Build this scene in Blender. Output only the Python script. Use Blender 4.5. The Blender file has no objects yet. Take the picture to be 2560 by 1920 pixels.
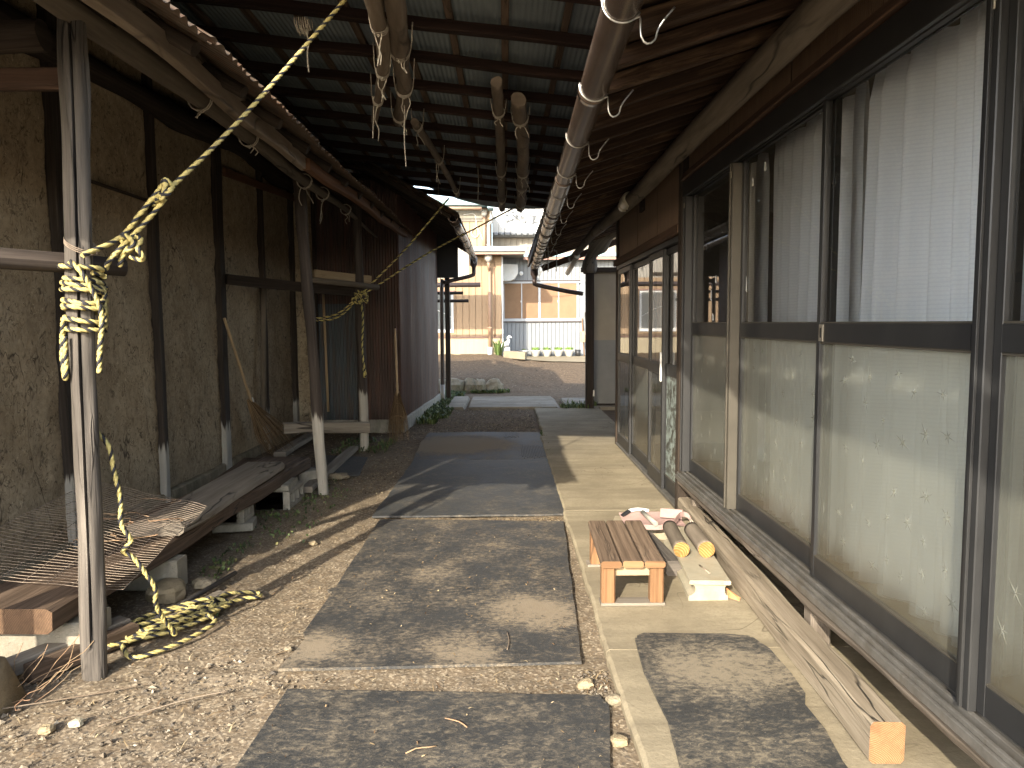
import bpy, math, random
import numpy as np
from mathutils import Vector, Matrix, noise
S = bpy.context.scene
COL = S.collection
rnd = random.Random(7)

# ------------------------------------------------------------------ camera
cam_data = bpy.data.cameras.new("camera")
cam_data.sensor_fit = 'HORIZONTAL'
cam_data.sensor_width = 36.0
cam_data.lens = 25.88
cam_data.clip_start = 0.05
cam_data.clip_end = 2000.0
cam = bpy.data.objects.new("camera", cam_data)
COL.objects.link(cam)
pitch, yaw, roll = math.atan(131.5 / 1590.0), math.atan(14.0 / 1590.0), 0.006
fw = Vector((math.sin(yaw) * math.cos(pitch), math.cos(yaw) * math.cos(pitch), -math.sin(pitch)))
rt = fw.cross(Vector((0, 0, 1))).normalized()
up = rt.cross(fw)
rt2 = rt * math.cos(roll) - up * math.sin(roll)
up2 = rt * math.sin(roll) + up * math.cos(roll)
cam.matrix_world = Matrix(((rt2.x, up2.x, -fw.x, 0.0), (rt2.y, up2.y, -fw.y, 0.0), (rt2.z, up2.z, -fw.z, 1.4), (0, 0, 0, 1)))
S.camera = cam

# ------------------------------------------------------------------ light
SUN_EL = math.radians(25.3)
SUN_TO = Vector((0.335, 0.942, 0.0)).normalized()          # where the light travels, seen from above
sun_dir = Vector((SUN_TO.x * math.cos(SUN_EL), SUN_TO.y * math.cos(SUN_EL), -math.sin(SUN_EL)))
sd = bpy.data.lights.new("sun", 'SUN')
sd.energy = 2.1
sd.angle = math.radians(0.55)
sd.color = (1.0, 0.90, 0.74)
sun = bpy.data.objects.new("sun", sd)
COL.objects.link(sun)
sun.rotation_euler = sun_dir.to_track_quat('-Z', 'Y').to_euler()
sun.location = (-4, -12, 9)

W = bpy.data.worlds.new("World")
S.world = W
W.use_nodes = True
nt = W.node_tree
bg = nt.nodes["Background"]
sky = nt.nodes.new("ShaderNodeTexSky")
sky.sky_type = 'NISHITA'
sky.sun_disc = False
sky.sun_elevation = SUN_EL
sky.sun_rotation = math.atan2(-SUN_TO.x, -SUN_TO.y)
sky.air_density = 1.0
sky.dust_density = 1.6
sky.ozone_density = 1.0
bg.inputs[1].default_value = 0.15
hs = nt.nodes.new("ShaderNodeHueSaturation")          # sky saturation lowered all round, to keep the shade neutral
hs.inputs["Saturation"].default_value = 0.72
nt.links.new(sky.outputs[0], hs.inputs["Color"])
nt.links.new(hs.outputs[0], bg.inputs[0])

S.view_settings.view_transform = 'Standard'
S.view_settings.look = 'None'
S.view_settings.exposure = 2.5
S.view_settings.gamma = 1.0
S.view_settings.use_curve_mapping = False
S.cycles.use_denoising = True
S.cycles.max_bounces = 10
S.cycles.diffuse_bounces = 5
S.cycles.transparent_max_bounces = 16
S.cycles.sample_clamp_indirect = 8.0

# ------------------------------------------------------------------ node helper
class Mat:
    def __init__(s, name):
        s.m = bpy.data.materials.new(name)
        s.m.use_nodes = True
        s.t = s.m.node_tree
        s.b = s.t.nodes["Principled BSDF"]
        s.out = s.t.nodes["Material Output"]
    def n(s, typ, **kw):
        nd = s.t.nodes.new("ShaderNode" + typ)
        for k, v in kw.items():
            setattr(nd, k, v)
        return nd
    def l(s, a, b):
        s.t.links.new(a, b)
    def inp(s, sock, v):
        if isinstance(v, bpy.types.NodeSocket):
            s.l(v, sock)
        elif isinstance(v, (int, float)):
            sock.default_value = v
        else:
            v = tuple(v)
            if len(sock.default_value) == 4 and len(v) == 3:
                v = v + (1.0,)
            sock.default_value = v
    def uv(s):
        if not hasattr(s, '_uv'):
            s._uv = s.n("UVMap").outputs[0]
        return s._uv
    def ob(s):
        if not hasattr(s, '_ob'):
            s._ob = s.n("TexCoord").outputs["Object"]
        return s._ob
    def rand(s):
        if not hasattr(s, '_rd'):
            s._rd = s.n("ObjectInfo").outputs["Random"]
        return s._rd
    def shift(s, vec, k=37.0):                 # per-object offset, so that copies do not repeat
        c = s.n("CombineXYZ")
        r = s.math('MULTIPLY', s.rand(), k)
        for i in range(3):
            s.l(r, c.inputs[i])
        a = s.n("VectorMath", operation='ADD')
        s.l(vec, a.inputs[0]); s.l(c.outputs[0], a.inputs[1])
        return a.outputs[0]
    def scale(s, vec, sc):
        a = s.n("Mapping")
        s.l(vec, a.inputs[0]); a.inputs["Scale"].default_value = sc
        return a.outputs[0]
    def rot(s, vec, r, sc=(1, 1, 1)):
        a = s.n("Mapping")
        s.l(vec, a.inputs[0]); a.inputs["Rotation"].default_value = r; a.inputs["Scale"].default_value = sc
        return a.outputs[0]
    def noise(s, vec, sc, det=4.0, rough=0.55, dist=0.0):
        a = s.n("TexNoise")
        s.l(vec, a.inputs["Vector"]); a.inputs["Scale"].default_value = sc
        a.inputs["Detail"].default_value = det; a.inputs["Roughness"].default_value = rough; a.inputs["Distortion"].default_value = dist
        return a.outputs[0]
    def vor(s, vec, sc, feature='F1', out=0, rnd_=1.0):
        a = s.n("TexVoronoi", feature=feature)
        s.l(vec, a.inputs["Vector"]); a.inputs["Scale"].default_value = sc
        a.inputs["Randomness"].default_value = rnd_
        return a.outputs[out]
    def math(s, op, a, b=0.0, clamp=False):
        nd = s.n("Math", operation=op); nd.use_clamp = clamp
        s.inp(nd.inputs[0], a); s.inp(nd.inputs[1], b)
        return nd.outputs[0]
    def ramp(s, fac, stops, interp='LINEAR'):
        r = s.n("ValToRGB"); r.color_ramp.interpolation = interp
        e = r.color_ramp.elements
        while len(e) < len(stops):
            e.new(0.5)
        for el, (p, c) in zip(e, stops):
            el.position = p
            el.color = (c, c, c, 1) if isinstance(c, (int, float)) else tuple(c) + (1,)
        s.l(fac, r.inputs[0])
        return r.outputs[0]
    def mix(s, fac, a, b, blend='MIX'):
        m = s.n("Mix", data_type='RGBA', blend_type=blend)
        s.inp(m.inputs[0], fac); s.inp(m.inputs[6], a); s.inp(m.inputs[7], b)
        return m.outputs[2]
    def fib(s, vec, sc, width, dist=0.0, det=1.0):   # thin curved lines along a noise contour
        n = s.noise(vec, sc, det, 0.5, dist)
        d = s.math('ABSOLUTE', s.math('SUBTRACT', n, 0.5))
        return s.math('SUBTRACT', 1.0, s.math('DIVIDE', d, width, True), True)
    def bump(s, h, strength, dist=0.01):
        b = s.n("Bump"); s.l(h, b.inputs["Height"]); b.inputs["Strength"].default_value = strength; b.inputs["Distance"].default_value = dist
        if hasattr(s, '_bn'):
            s.l(s._bn, b.inputs["Normal"])
        s._bn = b.outputs[0]
        s.l(b.outputs[0], s.b.inputs["Normal"])
    def base(s, c): s.inp(s.b.inputs["Base Color"], c)
    def rough(s, v): s.inp(s.b.inputs["Roughness"], v)
    def spec(s, v): s.b.inputs["Specular IOR Level"].default_value = v
    def metal(s, v): s.b.inputs["Metallic"].default_value = v

def wood(name, c0, c1, c2, gap=0.5, rough=0.85, bump=0.5, fine=70.0, pale=None, foot=None):
    m = Mat(name)
    uv = m.shift(m.uv())
    g = m.noise(m.scale(uv, (1.6, fine, 1)), 1.0, 6, 0.65, 0.35)
    g2 = m.noise(m.scale(uv, (0.9, 9, 1)), 1.0, 4, 0.6, 0.6)
    col = m.ramp(g, [(0.28, c0), (0.52, c1), (0.74, c2)])
    col = m.mix(m.ramp(g2, [(0.35, 0.0), (0.68, 0.65)]), col, c0)
    sv = m.math('ADD', 0.75, m.math('MULTIPLY', m.rand(), 0.5))
    h = m.n("HueSaturation"); m.l(col, h.inputs["Color"]); m.l(sv, h.inputs["Value"]); col = h.outputs[0]
    if pale:
        p = m.noise(m.scale(uv, (2.2, 14, 1)), 1.0, 5, 0.7, 0.4)
        col = m.mix(m.ramp(p, [(0.52, 0.0), (0.68, 0.8)]), col, pale)
    crack = m.fib(m.scale(uv, (0.9, fine * 0.22, 1)), 1.0, 0.016, 0.2, 3)
    crack = m.math('MULTIPLY', crack, m.ramp(m.noise(m.scale(uv, (1.2, 3, 1)), 1.0, 2), [(0.45, 0.0), (0.6, 1.0)]))
    col = m.mix(m.math('MULTIPLY', crack, gap), col, (0.012, 0.010, 0.008))
    if foot:                                    # weather-bleached foot of a post, with a ragged edge
        geo = m.n("NewGeometry"); sep = m.n("SeparateXYZ"); m.l(geo.outputs["Position"], sep.inputs[0])
        rag = m.noise(m.scale(uv, (0.8, 34, 1)), 1.0, 3)
        zz = m.math('ADD', sep.outputs[2], m.math('MULTIPLY', rag, -0.34))
        f = m.ramp(zz, [(foot - 0.17, 1.0), (foot - 0.13, 0.0)])
        col = m.mix(f, col, m.mix(g, (0.20, 0.18, 0.15), (0.46, 0.43, 0.37)))
    m.base(col); m.rough(rough); m.spec(0.25)
    m.bump(m.math('SUBTRACT', g, m.math('MULTIPLY', crack, 1.2)), bump, 0.006)
    return m.m

def endgrain(name, c0, c1, sc=160.0):
    m = Mat(name)
    o = m.shift(m.ob(), 0.13)
    w = m.n("TexWave", wave_type='RINGS', rings_direction='SPHERICAL')
    m.l(o, w.inputs["Vector"]); w.inputs["Scale"].default_value = sc / 6.28; w.inputs["Distortion"].default_value = 3.0; w.inputs["Detail"].default_value = 2
    w.inputs["Detail Scale"].default_value = 0.6
    col = m.mix(w.outputs["Fac"], c0, c1)
    col = m.mix(m.ramp(m.noise(o, 22, 4), [(0.4, 0.0), (0.75, 0.6)]), col, tuple(x * 0.5 for x in c0))
    m.base(col); m.rough(0.9); m.spec(0.2); m.bump(w.outputs["Fac"], 0.3, 0.003)
    return m.m

def plain(name, c, rough=0.6, metal=0.0, var=0.25, sc=9.0, bump=0.0, dirt=None, dirt_amt=0.5, spec=0.4, c2=None):
    m = Mat(name)
    o = m.ob()
    n = m.noise(o, sc, 5, 0.65)
    col = m.mix(m.ramp(n, [(0.3, 0.0), (0.7, 1.0)]), tuple(x * (1 - var) for x in c), c2 or tuple(min(1, x * (1 + var)) for x in c))
    if dirt:
        d = m.noise(m.scale(o, (1, 1, 0.35)), sc * 0.6, 6, 0.7, 0.5)
        col = m.mix(m.math('MULTIPLY', m.ramp(d, [(0.48, 0.0), (0.66, 1.0)]), dirt_amt), col, dirt)
    m.base(col); m.rough(rough); m.metal(metal); m.spec(spec)
    if bump:
        m.bump(m.noise(o, sc * 6, 5, 0.7), bump, 0.01)
    return m.m

# ------------------------------------------------------------------ materials
M = {}
M['dark_wood'] = wood('dark_wood', (0.0165, 0.0116, 0.0083), (0.0413, 0.0303, 0.0220), (0.0770, 0.0578, 0.0429), fine=55)
M['stud_wood'] = wood('stud_wood', (0.0210, 0.0156, 0.0120), (0.0510, 0.0390, 0.0300), (0.0960, 0.0750, 0.0600), fine=50, foot=0.42)
M['post_mid'] = wood('post_mid', (0.0228, 0.0175, 0.0143), (0.0553, 0.0436, 0.0358), (0.0975, 0.0780, 0.0650), fine=40, foot=0.62)
M['post_grey'] = wood('post_grey', (0.045, 0.040, 0.036), (0.165, 0.144, 0.122), (0.265, 0.235, 0.20), fine=46, gap=1.0, bump=0.9)
M['red_wood'] = wood('red_wood', (0.0165, 0.0088, 0.0060), (0.0358, 0.0193, 0.0143), (0.0578, 0.0341, 0.0248), fine=45)
M['batten'] = wood('batten', (0.0605, 0.0413, 0.0275), (0.1320, 0.0935, 0.0660), (0.1980, 0.1485, 0.1045), fine=40, pale=(0.0550, 0.0330, 0.0220))
M['log_wood'] = wood('log_wood', (0.0800, 0.0640, 0.0464), (0.1600, 0.1320, 0.1000), (0.2400, 0.2000, 0.1560), fine=18, gap=0.9, bump=0.6)
M['bark_pole'] = wood('bark_pole', (0.1020, 0.0765, 0.0536), (0.1870, 0.1487, 0.1105), (0.2720, 0.2253, 0.1700), fine=10, gap=0.5, bump=0.9)
M['roof_board'] = wood('roof_board', (0.0225, 0.0128, 0.0075), (0.0562, 0.0315, 0.0188), (0.1200, 0.0713, 0.0413), fine=60, pale=(0.1800, 0.1125, 0.0638))
M['plank_dark'] = wood('plank_dark', (0.0467, 0.0314, 0.0204), (0.1105, 0.0748, 0.0510), (0.1870, 0.1360, 0.0978), fine=48, gap=0.9)
M['plank_pale'] = wood('plank_pale', (0.12, 0.10, 0.078), (0.21, 0.182, 0.145), (0.30, 0.265, 0.215), fine=24, gap=0.9)
M['timber'] = wood('timber', (0.12, 0.095, 0.066), (0.235, 0.195, 0.142), (0.33, 0.285, 0.215), fine=44, gap=1.0, bump=0.8)
M['stool_top'] = wood('stool_top', (0.055, 0.036, 0.023), (0.165, 0.115, 0.077), (0.235, 0.172, 0.12), fine=52, gap=0.5)
M['stool_leg'] = wood('stool_leg', (0.105, 0.052, 0.024), (0.215, 0.122, 0.060), (0.28, 0.172, 0.092), fine=44, gap=0.8, bump=0.25)
M['pale_wood'] = wood('pale_wood', (0.20, 0.145, 0.085), (0.30, 0.23, 0.145), (0.36, 0.295, 0.20), fine=30, gap=0.3, bump=0.2)
M['orange_wood'] = wood('orange_wood', (0.0840, 0.0385, 0.0182), (0.1470, 0.0700, 0.0350), (0.2030, 0.1050, 0.0560), fine=30, gap=0.3)
M['brown_trim'] = wood('brown_trim', (0.0358, 0.0202, 0.0130), (0.0780, 0.0455, 0.0299), (0.1235, 0.0748, 0.0507), fine=40, gap=0.5)
M['sill_wood'] = wood('sill_wood', (0.075, 0.060, 0.047), (0.165, 0.137, 0.108), (0.255, 0.22, 0.18), fine=36, gap=0.9, bump=0.8)
M['bamboo'] = wood('bamboo', (0.24, 0.165, 0.09), (0.36, 0.26, 0.15), (0.44, 0.33, 0.20), fine=20, gap=0.2, bump=0.1, rough=0.5)
M['end_dark'] = endgrain('end_dark', (0.065, 0.040, 0.025), (0.15, 0.092, 0.055), 330)
M['end_fresh'] = endgrain('end_fresh', (0.24, 0.115, 0.033), (0.37, 0.21, 0.078), 200)
M['end_pale'] = endgrain('end_pale', (0.16, 0.075, 0.034), (0.28, 0.155, 0.08), 420)
m = Mat('twig'); geo = m.n("NewGeometry")
m.base(m.ramp(geo.outputs["Random Per Island"], [(0.0, (0.05, 0.03, 0.016)), (0.4, (0.16, 0.10, 0.05)), (0.8, (0.29, 0.20, 0.11)), (1.0, (0.40, 0.29, 0.17))])); m.rough(0.8); m.spec(0.2)
M['twig'] = m.m
M['twine'] = plain('twine', (0.44, 0.39, 0.31), 0.95, var=0.25, sc=60)
M['rope_yellow'] = plain('rope_yellow', (0.44, 0.365, 0.135), 0.75, var=0.22, sc=35, dirt=(0.20, 0.17, 0.09), dirt_amt=0.5)
M['rope_black'] = plain('rope_black', (0.020, 0.020, 0.024), 0.7, var=0.3, sc=35)
M['rope_dull_yellow'] = plain('rope_dull_yellow', (0.40, 0.33, 0.11), 0.8, var=0.3, sc=35)
M['alu'] = plain('alu', (0.015, 0.0155, 0.0165), 0.45, 0.1, var=0.15, sc=5, dirt=(0.040, 0.040, 0.038), dirt_amt=0.30, spec=0.5)
M['alu_pale'] = plain('alu_pale', (0.070, 0.063, 0.050), 0.5, 0.35, var=0.15, sc=5)
M['alu_track'] = plain('alu_track', (0.14, 0.133, 0.12), 0.5, 0.5, var=0.25, sc=14, dirt=(0.10, 0.085, 0.065), dirt_amt=0.7)
M['handle_metal'] = plain('handle_metal', (0.33, 0.30, 0.24), 0.42, 0.7, var=0.2, sc=20)
M['gutter'] = plain('gutter', (0.115, 0.080, 0.060), 0.26, 0.45, var=0.22, sc=6, dirt=(0.20, 0.17, 0.14), dirt_amt=0.35, spec=0.6)
M['pipe_dark'] = plain('pipe_dark', (0.050, 0.036, 0.032), 0.4, 0.2, var=0.2, sc=6)
M['wire_bright'] = plain('wire_bright', (0.62, 0.62, 0.60), 0.32, 0.9, var=0.1)
M['wire_dull'] = plain('wire_dull', (0.30, 0.28, 0.25), 0.5, 0.6, var=0.2)
M['wire_rust'] = plain('wire_rust', (0.27, 0.215, 0.165), 0.75, 0.3, var=0.4, sc=20)
M['black'] = plain('black', (0.012, 0.012, 0.013), 0.6, var=0.2)
M['rust'] = plain('rust', (0.34, 0.115, 0.05), 0.9, var=0.45, sc=30, bump=0.8, dirt=(0.14, 0.06, 0.035), dirt_amt=0.8)
M['white_plastic'] = plain('white_plastic', (0.60, 0.56, 0.47), 0.28, var=0.06, sc=4)
M['white_paint'] = plain('white_paint', (0.56, 0.56, 0.545), 0.5, var=0.06, dirt=(0.5, 0.48, 0.42), dirt_amt=0.3)
M['pink_tin'] = plain('pink_tin', (0.31, 0.21, 0.19), 0.5, 0.0, var=0.16, sc=16, dirt=(0.33, 0.21, 0.17), dirt_amt=0.4)
M['grey_handle'] = plain('grey_handle', (0.27, 0.26, 0.22), 0.6, var=0.2, sc=22)
M['block'] = plain('block', (0.30, 0.272, 0.215), 0.95, var=0.2, sc=14, bump=0.7, dirt=(0.24, 0.21, 0.16), dirt_amt=0.5, spec=0.15)
M['block_grey'] = plain('block_grey', (0.27, 0.25, 0.21), 0.95, var=0.22, sc=10, bump=0.7, dirt=(0.15, 0.14, 0.10), dirt_amt=0.6, spec=0.15)
M['slab_white'] = plain('slab_white', (0.29, 0.26, 0.19), 0.85, var=0.12, sc=12, bump=0.25, dirt=(0.27, 0.21, 0.13), dirt_amt=0.6, spec=0.2)
M['stone'] = plain('stone', (0.22, 0.185, 0.13), 0.95, var=0.35, sc=7, bump=0.9, dirt=(0.08, 0.085, 0.05), dirt_amt=0.7, spec=0.15)
M['stone_tan'] = plain('stone_tan', (0.25, 0.20, 0.125), 0.9, var=0.22, sc=16, bump=0.5, spec=0.2)
M['terracotta'] = plain('terracotta', (0.50, 0.23, 0.10), 0.9, var=0.2, sc=25, bump=0.3)
M['leaf'] = plain('leaf', (0.075, 0.115, 0.030), 0.6, var=0.45, sc=5, spec=0.3)
M['leaf_bright'] = plain('leaf_bright', (0.15, 0.24, 0.055), 0.6, var=0.4, sc=5, spec=0.3)
M['dry_leaf'] = plain('dry_leaf', (0.28, 0.205, 0.115), 0.9, var=0.5, sc=3)
M['straw'] = plain('straw', (0.42, 0.32, 0.19), 0.9, var=0.45, sc=3, c2=(0.22, 0.12, 0.07))
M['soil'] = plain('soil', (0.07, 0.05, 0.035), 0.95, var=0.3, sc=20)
M['room'] = plain('room', (0.15, 0.125, 0.095), 0.9, var=0.1)
M['room_floor'] = plain('room_floor', (0.22, 0.18, 0.11), 0.8, var=0.1)
M['panel_beige'] = plain('panel_beige', (0.30, 0.255, 0.185), 0.8, var=0.10, sc=2.5)
M['panel_grey'] = plain('panel_grey', (0.20, 0.195, 0.18), 0.8, var=0.12, sc=2.5)
M['lamp_glass'] = plain('lamp_glass', (0.50, 0.455, 0.34), 0.3, var=0.05, sc=3, spec=0.5)
M['teal_trim'] = plain('teal_trim', (0.195, 0.300, 0.315), 0.6, var=0.12, sc=3)
M['rose_trim'] = plain('rose_trim', (0.240, 0.136, 0.104), 0.6, var=0.12, sc=3)
M['salmon_pipe'] = plain('salmon_pipe', (0.285, 0.184, 0.124), 0.5, var=0.1, sc=4)
M['grey_pvc'] = plain('grey_pvc', (0.294, 0.280, 0.252), 0.5, var=0.1, sc=4)
M['alu_white'] = plain('alu_white', (0.330, 0.345, 0.360), 0.45, 0.1, var=0.05)
M['board_brown'] = plain('board_brown', (0.195, 0.116, 0.064), 0.8, var=0.12, sc=3)
M['grey_glass'] = plain('grey_glass', (0.16, 0.17, 0.165), 0.15, var=0.2, sc=2, spec=0.6)
M['sign_white'] = plain('sign_white', (0.435, 0.431, 0.405), 0.6, var=0.04, sc=2)
M['sign_ink'] = plain('sign_ink', (0.07, 0.075, 0.08), 0.7, var=0.5, sc=18)
M['pot'] = plain('pot', (0.413, 0.398, 0.360), 0.5, var=0.06)
M['plastic_black'] = plain('plastic_black', (0.022, 0.022, 0.022), 0.5, var=0.2)
def siding(name, c, streak, rust=None, rust_amt=0.5, rough=0.6, metal=0.0, sc=5.0, spec=0.35):
    m = Mat(name); o = m.ob()
    st = m.noise(m.scale(o, (1, 1, 0.06)), sc * 4, 5, 0.65)
    col = m.mix(m.ramp(st, [(0.32, 0.0), (0.70, 1.0)]), streak, c)
    if rust:
        r = m.noise(m.scale(o, (1, 1, 0.10)), sc * 2.2, 6, 0.7, 0.6)
        col = m.mix(m.math('MULTIPLY', m.ramp(r, [(0.47, 0.0), (0.62, 1.0)]), rust_amt), col, rust)
    m.base(col); m.rough(rough); m.metal(metal); m.spec(spec)
    return m.m
M['beige_siding'] = siding('beige_siding', (0.3174, 0.2245, 0.1343), (0.2484, 0.1656, 0.0966), (0.2070, 0.1316, 0.0764), 0.25)
M['cream_wall'] = siding('cream_wall', (0.312, 0.261, 0.172), (0.257, 0.215, 0.140))
M['grey_siding'] = siding('grey_siding', (0.2052, 0.2189, 0.2297), (0.1670, 0.1778, 0.1865), (0.1836, 0.1728, 0.1462), 0.25)
M['taupe_siding'] = siding('taupe_siding', (0.280, 0.252, 0.208), (0.212, 0.192, 0.156))
M['tin_rust'] = siding('tin_rust', (0.0863, 0.0600, 0.0495), (0.0562, 0.0375, 0.0315), (0.1275, 0.0638, 0.0450), 0.6, 0.6, 0.2, 6)
M['tin_red'] = siding('tin_red', (0.1250, 0.0740, 0.0610), (0.0600, 0.0360, 0.0290), (0.0930, 0.0409, 0.0236), 0.75, 0.45, 0.1, 7, 0.5)
M['tin_blue'] = siding('tin_blue', (0.0892, 0.1062, 0.1148), (0.0638, 0.0723, 0.0765), (0.1020, 0.0638, 0.0467), 0.6, 0.6, 0.3, 6)
M['tin_roof'] = siding('tin_roof', (0.1680, 0.1320, 0.1000), (0.0880, 0.0656, 0.0496), (0.1440, 0.0720, 0.0400), 0.6, 0.6, 0.3, 6)
M['canopy_sheet'] = plain('canopy_sheet', (0.2040, 0.2380, 0.2482), 0.6, 0.0, var=0.12, sc=3, spec=0.3)
M['ribbed_board'] = siding('ribbed_board', (0.1680, 0.1080, 0.0656), (0.1200, 0.0760, 0.0464), None, 0, 0.55, 0, 4, 0.4)

# clay daub with chopped straw
m = Mat('clay'); o = m.ob()
n1 = m.noise(o, 3.0, 6, 0.65); n2 = m.noise(o, 24, 5, 0.7)
col = m.ramp(n1, [(0.30, (0.27, 0.205, 0.130)), (0.50, (0.37, 0.29, 0.19)), (0.72, (0.45, 0.36, 0.245))])
col = m.mix(m.ramp(n2, [(0.30, 0.5), (0.62, 0.0)]), col, (0.20, 0.148, 0.094))
fs = None
for k, (rx, ry, rz) in enumerate(((0.3, 0.2, 0.1), (1.1, 0.7, 0.4), (0.5, 1.9, 1.2), (2.2, 0.4, 2.0))):
    f = m.fib(m.rot(o, (rx, ry, rz), (1, 1.0, 0.55)), 12 + 4 * k, 0.020, 1.6, 1)
    gate = m.ramp(m.noise(m.rot(o, (rz, rx, ry)), 7 + 3 * k, 2), [(0.48, 0.0), (0.57, 1.0)])
    f = m.math('MULTIPLY', f, gate)
    col = m.mix(m.math('MULTIPLY', f, 0.85), col, (0.065, 0.048, 0.032) if k != 2 else (0.54, 0.44, 0.30))
    fs = f if fs is None else m.math('MAXIMUM', fs, f)
spots = m.ramp(m.noise(o, 9.0, 4, 0.7), [(0.60, 0.0), (0.70, 0.75)])
col = m.mix(spots, col, (0.09, 0.068, 0.046))
pv = m.n("HueSaturation"); m.l(col, pv.inputs["Color"]); m.l(m.math('ADD', 0.86, m.math('MULTIPLY', m.rand(), 0.28)), pv.inputs["Value"]); col = pv.outputs[0]
hair = m.fib(m.rot(o, (0.2, 0.1, 0.0), (1, 1.0, 0.5)), 1.6, 0.006, 0.8, 5)
hair = m.math('MULTIPLY', hair, m.ramp(m.noise(o, 1.1, 2), [(0.50, 0.0), (0.58, 0.9)]))
col = m.mix(hair, col, (0.05, 0.036, 0.024))                      # shrinkage cracks
m.base(col); m.rough(0.95); m.spec(0.12)
m.bump(m.math('ADD', m.math('MULTIPLY', n2, 0.8), m.math('MULTIPLY', fs, -0.5)), 0.6, 0.018)
m.bump(m.noise(o, 90, 3, 0.7), 0.5, 0.005)
M['clay'] = m.m

# bare ground: dry dirt near the camera, dark damp soil under the far roofs and the mound
m = Mat('dirt'); o = m.ob()
n1 = m.noise(o, 1.3, 6, 0.7); n2 = m.noise(o, 16, 6, 0.75); n3 = m.vor(o, 95, 'F1', 1)
col = m.ramp(n1, [(0.30, (0.115, 0.090, 0.062)), (0.52, (0.164, 0.131, 0.093)), (0.72, (0.216, 0.176, 0.128))])
col = m.mix(m.ramp(n2, [(0.36, 0.75), (0.58, 0.0)]), col, (0.135, 0.098, 0.062))
bw = m.n("RGBToBW"); m.l(n3, bw.inputs[0])
col = m.mix(m.ramp(bw.outputs[0], [(0.62, 0.0), (0.80, 0.5)]), col, (0.400, 0.336, 0.240))
col = m.mix(m.ramp(bw.outputs[0], [(0.12, 0.65), (0.24, 0.0)]), col, (0.10, 0.085, 0.070))
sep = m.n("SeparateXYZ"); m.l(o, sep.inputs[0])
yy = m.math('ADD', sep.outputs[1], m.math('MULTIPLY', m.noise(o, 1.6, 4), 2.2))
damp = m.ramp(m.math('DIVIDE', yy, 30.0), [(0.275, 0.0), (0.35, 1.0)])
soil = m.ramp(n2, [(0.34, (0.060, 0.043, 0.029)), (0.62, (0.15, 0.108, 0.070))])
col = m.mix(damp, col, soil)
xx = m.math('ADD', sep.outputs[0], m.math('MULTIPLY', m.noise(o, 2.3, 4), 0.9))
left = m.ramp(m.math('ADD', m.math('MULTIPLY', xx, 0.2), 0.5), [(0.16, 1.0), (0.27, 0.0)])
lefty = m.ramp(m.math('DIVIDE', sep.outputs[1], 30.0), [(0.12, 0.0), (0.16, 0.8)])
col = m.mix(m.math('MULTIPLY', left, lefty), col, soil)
m.base(col); m.rough(0.97); m.spec(0.1)
m.bump(m.math('ADD', n2, m.math('MULTIPLY', m.vor(o, 60), 0.5)), 0.5, 0.010)
M['dirt'] = m.m

def concrete(name, c, c2, stain):
    m = Mat(name); o = m.ob()
    n1 = m.noise(o, 2.2, 6, 0.7); n2 = m.noise(o, 60, 4, 0.7)
    col = m.ramp(n1, [(0.34, c2), (0.60, c)])
    col = m.mix(m.ramp(n2, [(0.30, 0.45), (0.55, 0.0)]), col, stain)
    wv = m.noise(m.rot(o, (0, 0, 0.35), (1.0, 5.5, 1)), 0.9, 5, 0.65, 0.4)
    col = m.mix(m.ramp(wv, [(0.44, 0.0), (0.66, 0.75)]), col, stain)
    ck = m.fib(o, 0.75, 0.0035, 1.2, 4)
    ck = m.math('MULTIPLY', ck, m.ramp(m.noise(o, 0.8, 2), [(0.50, 0.0), (0.58, 0.8)]))
    col = m.mix(ck, col, (0.10, 0.08, 0.055))
    sp = m.ramp(m.vor(o, 7.0), [(0.045, 0.55), (0.075, 0.0)])
    sp = m.math('MULTIPLY', sp, m.ramp(m.noise(o, 1.9, 2), [(0.54, 0.0), (0.60, 1.0)]))
    col = m.mix(sp, col, (0.20, 0.165, 0.11))
    m.base(col); m.rough(0.92); m.spec(0.2)
    m.bump(m.math('ADD', n2, m.math('MULTIPLY', n1, 2.0)), 0.35, 0.008)
    return m.m
M['concrete'] = concrete('concrete', (0.2726, 0.2322, 0.1582), (0.1918, 0.1608, 0.1084), (0.1548, 0.1299, 0.0894))
M['path_concrete'] = concrete('path_concrete', (0.257, 0.223, 0.171), (0.171, 0.147, 0.109), (0.114, 0.095, 0.071))
M['yard_concrete'] = concrete('yard_concrete', (0.270, 0.229, 0.154), (0.217, 0.184, 0.124), (0.165, 0.135, 0.090))

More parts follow.
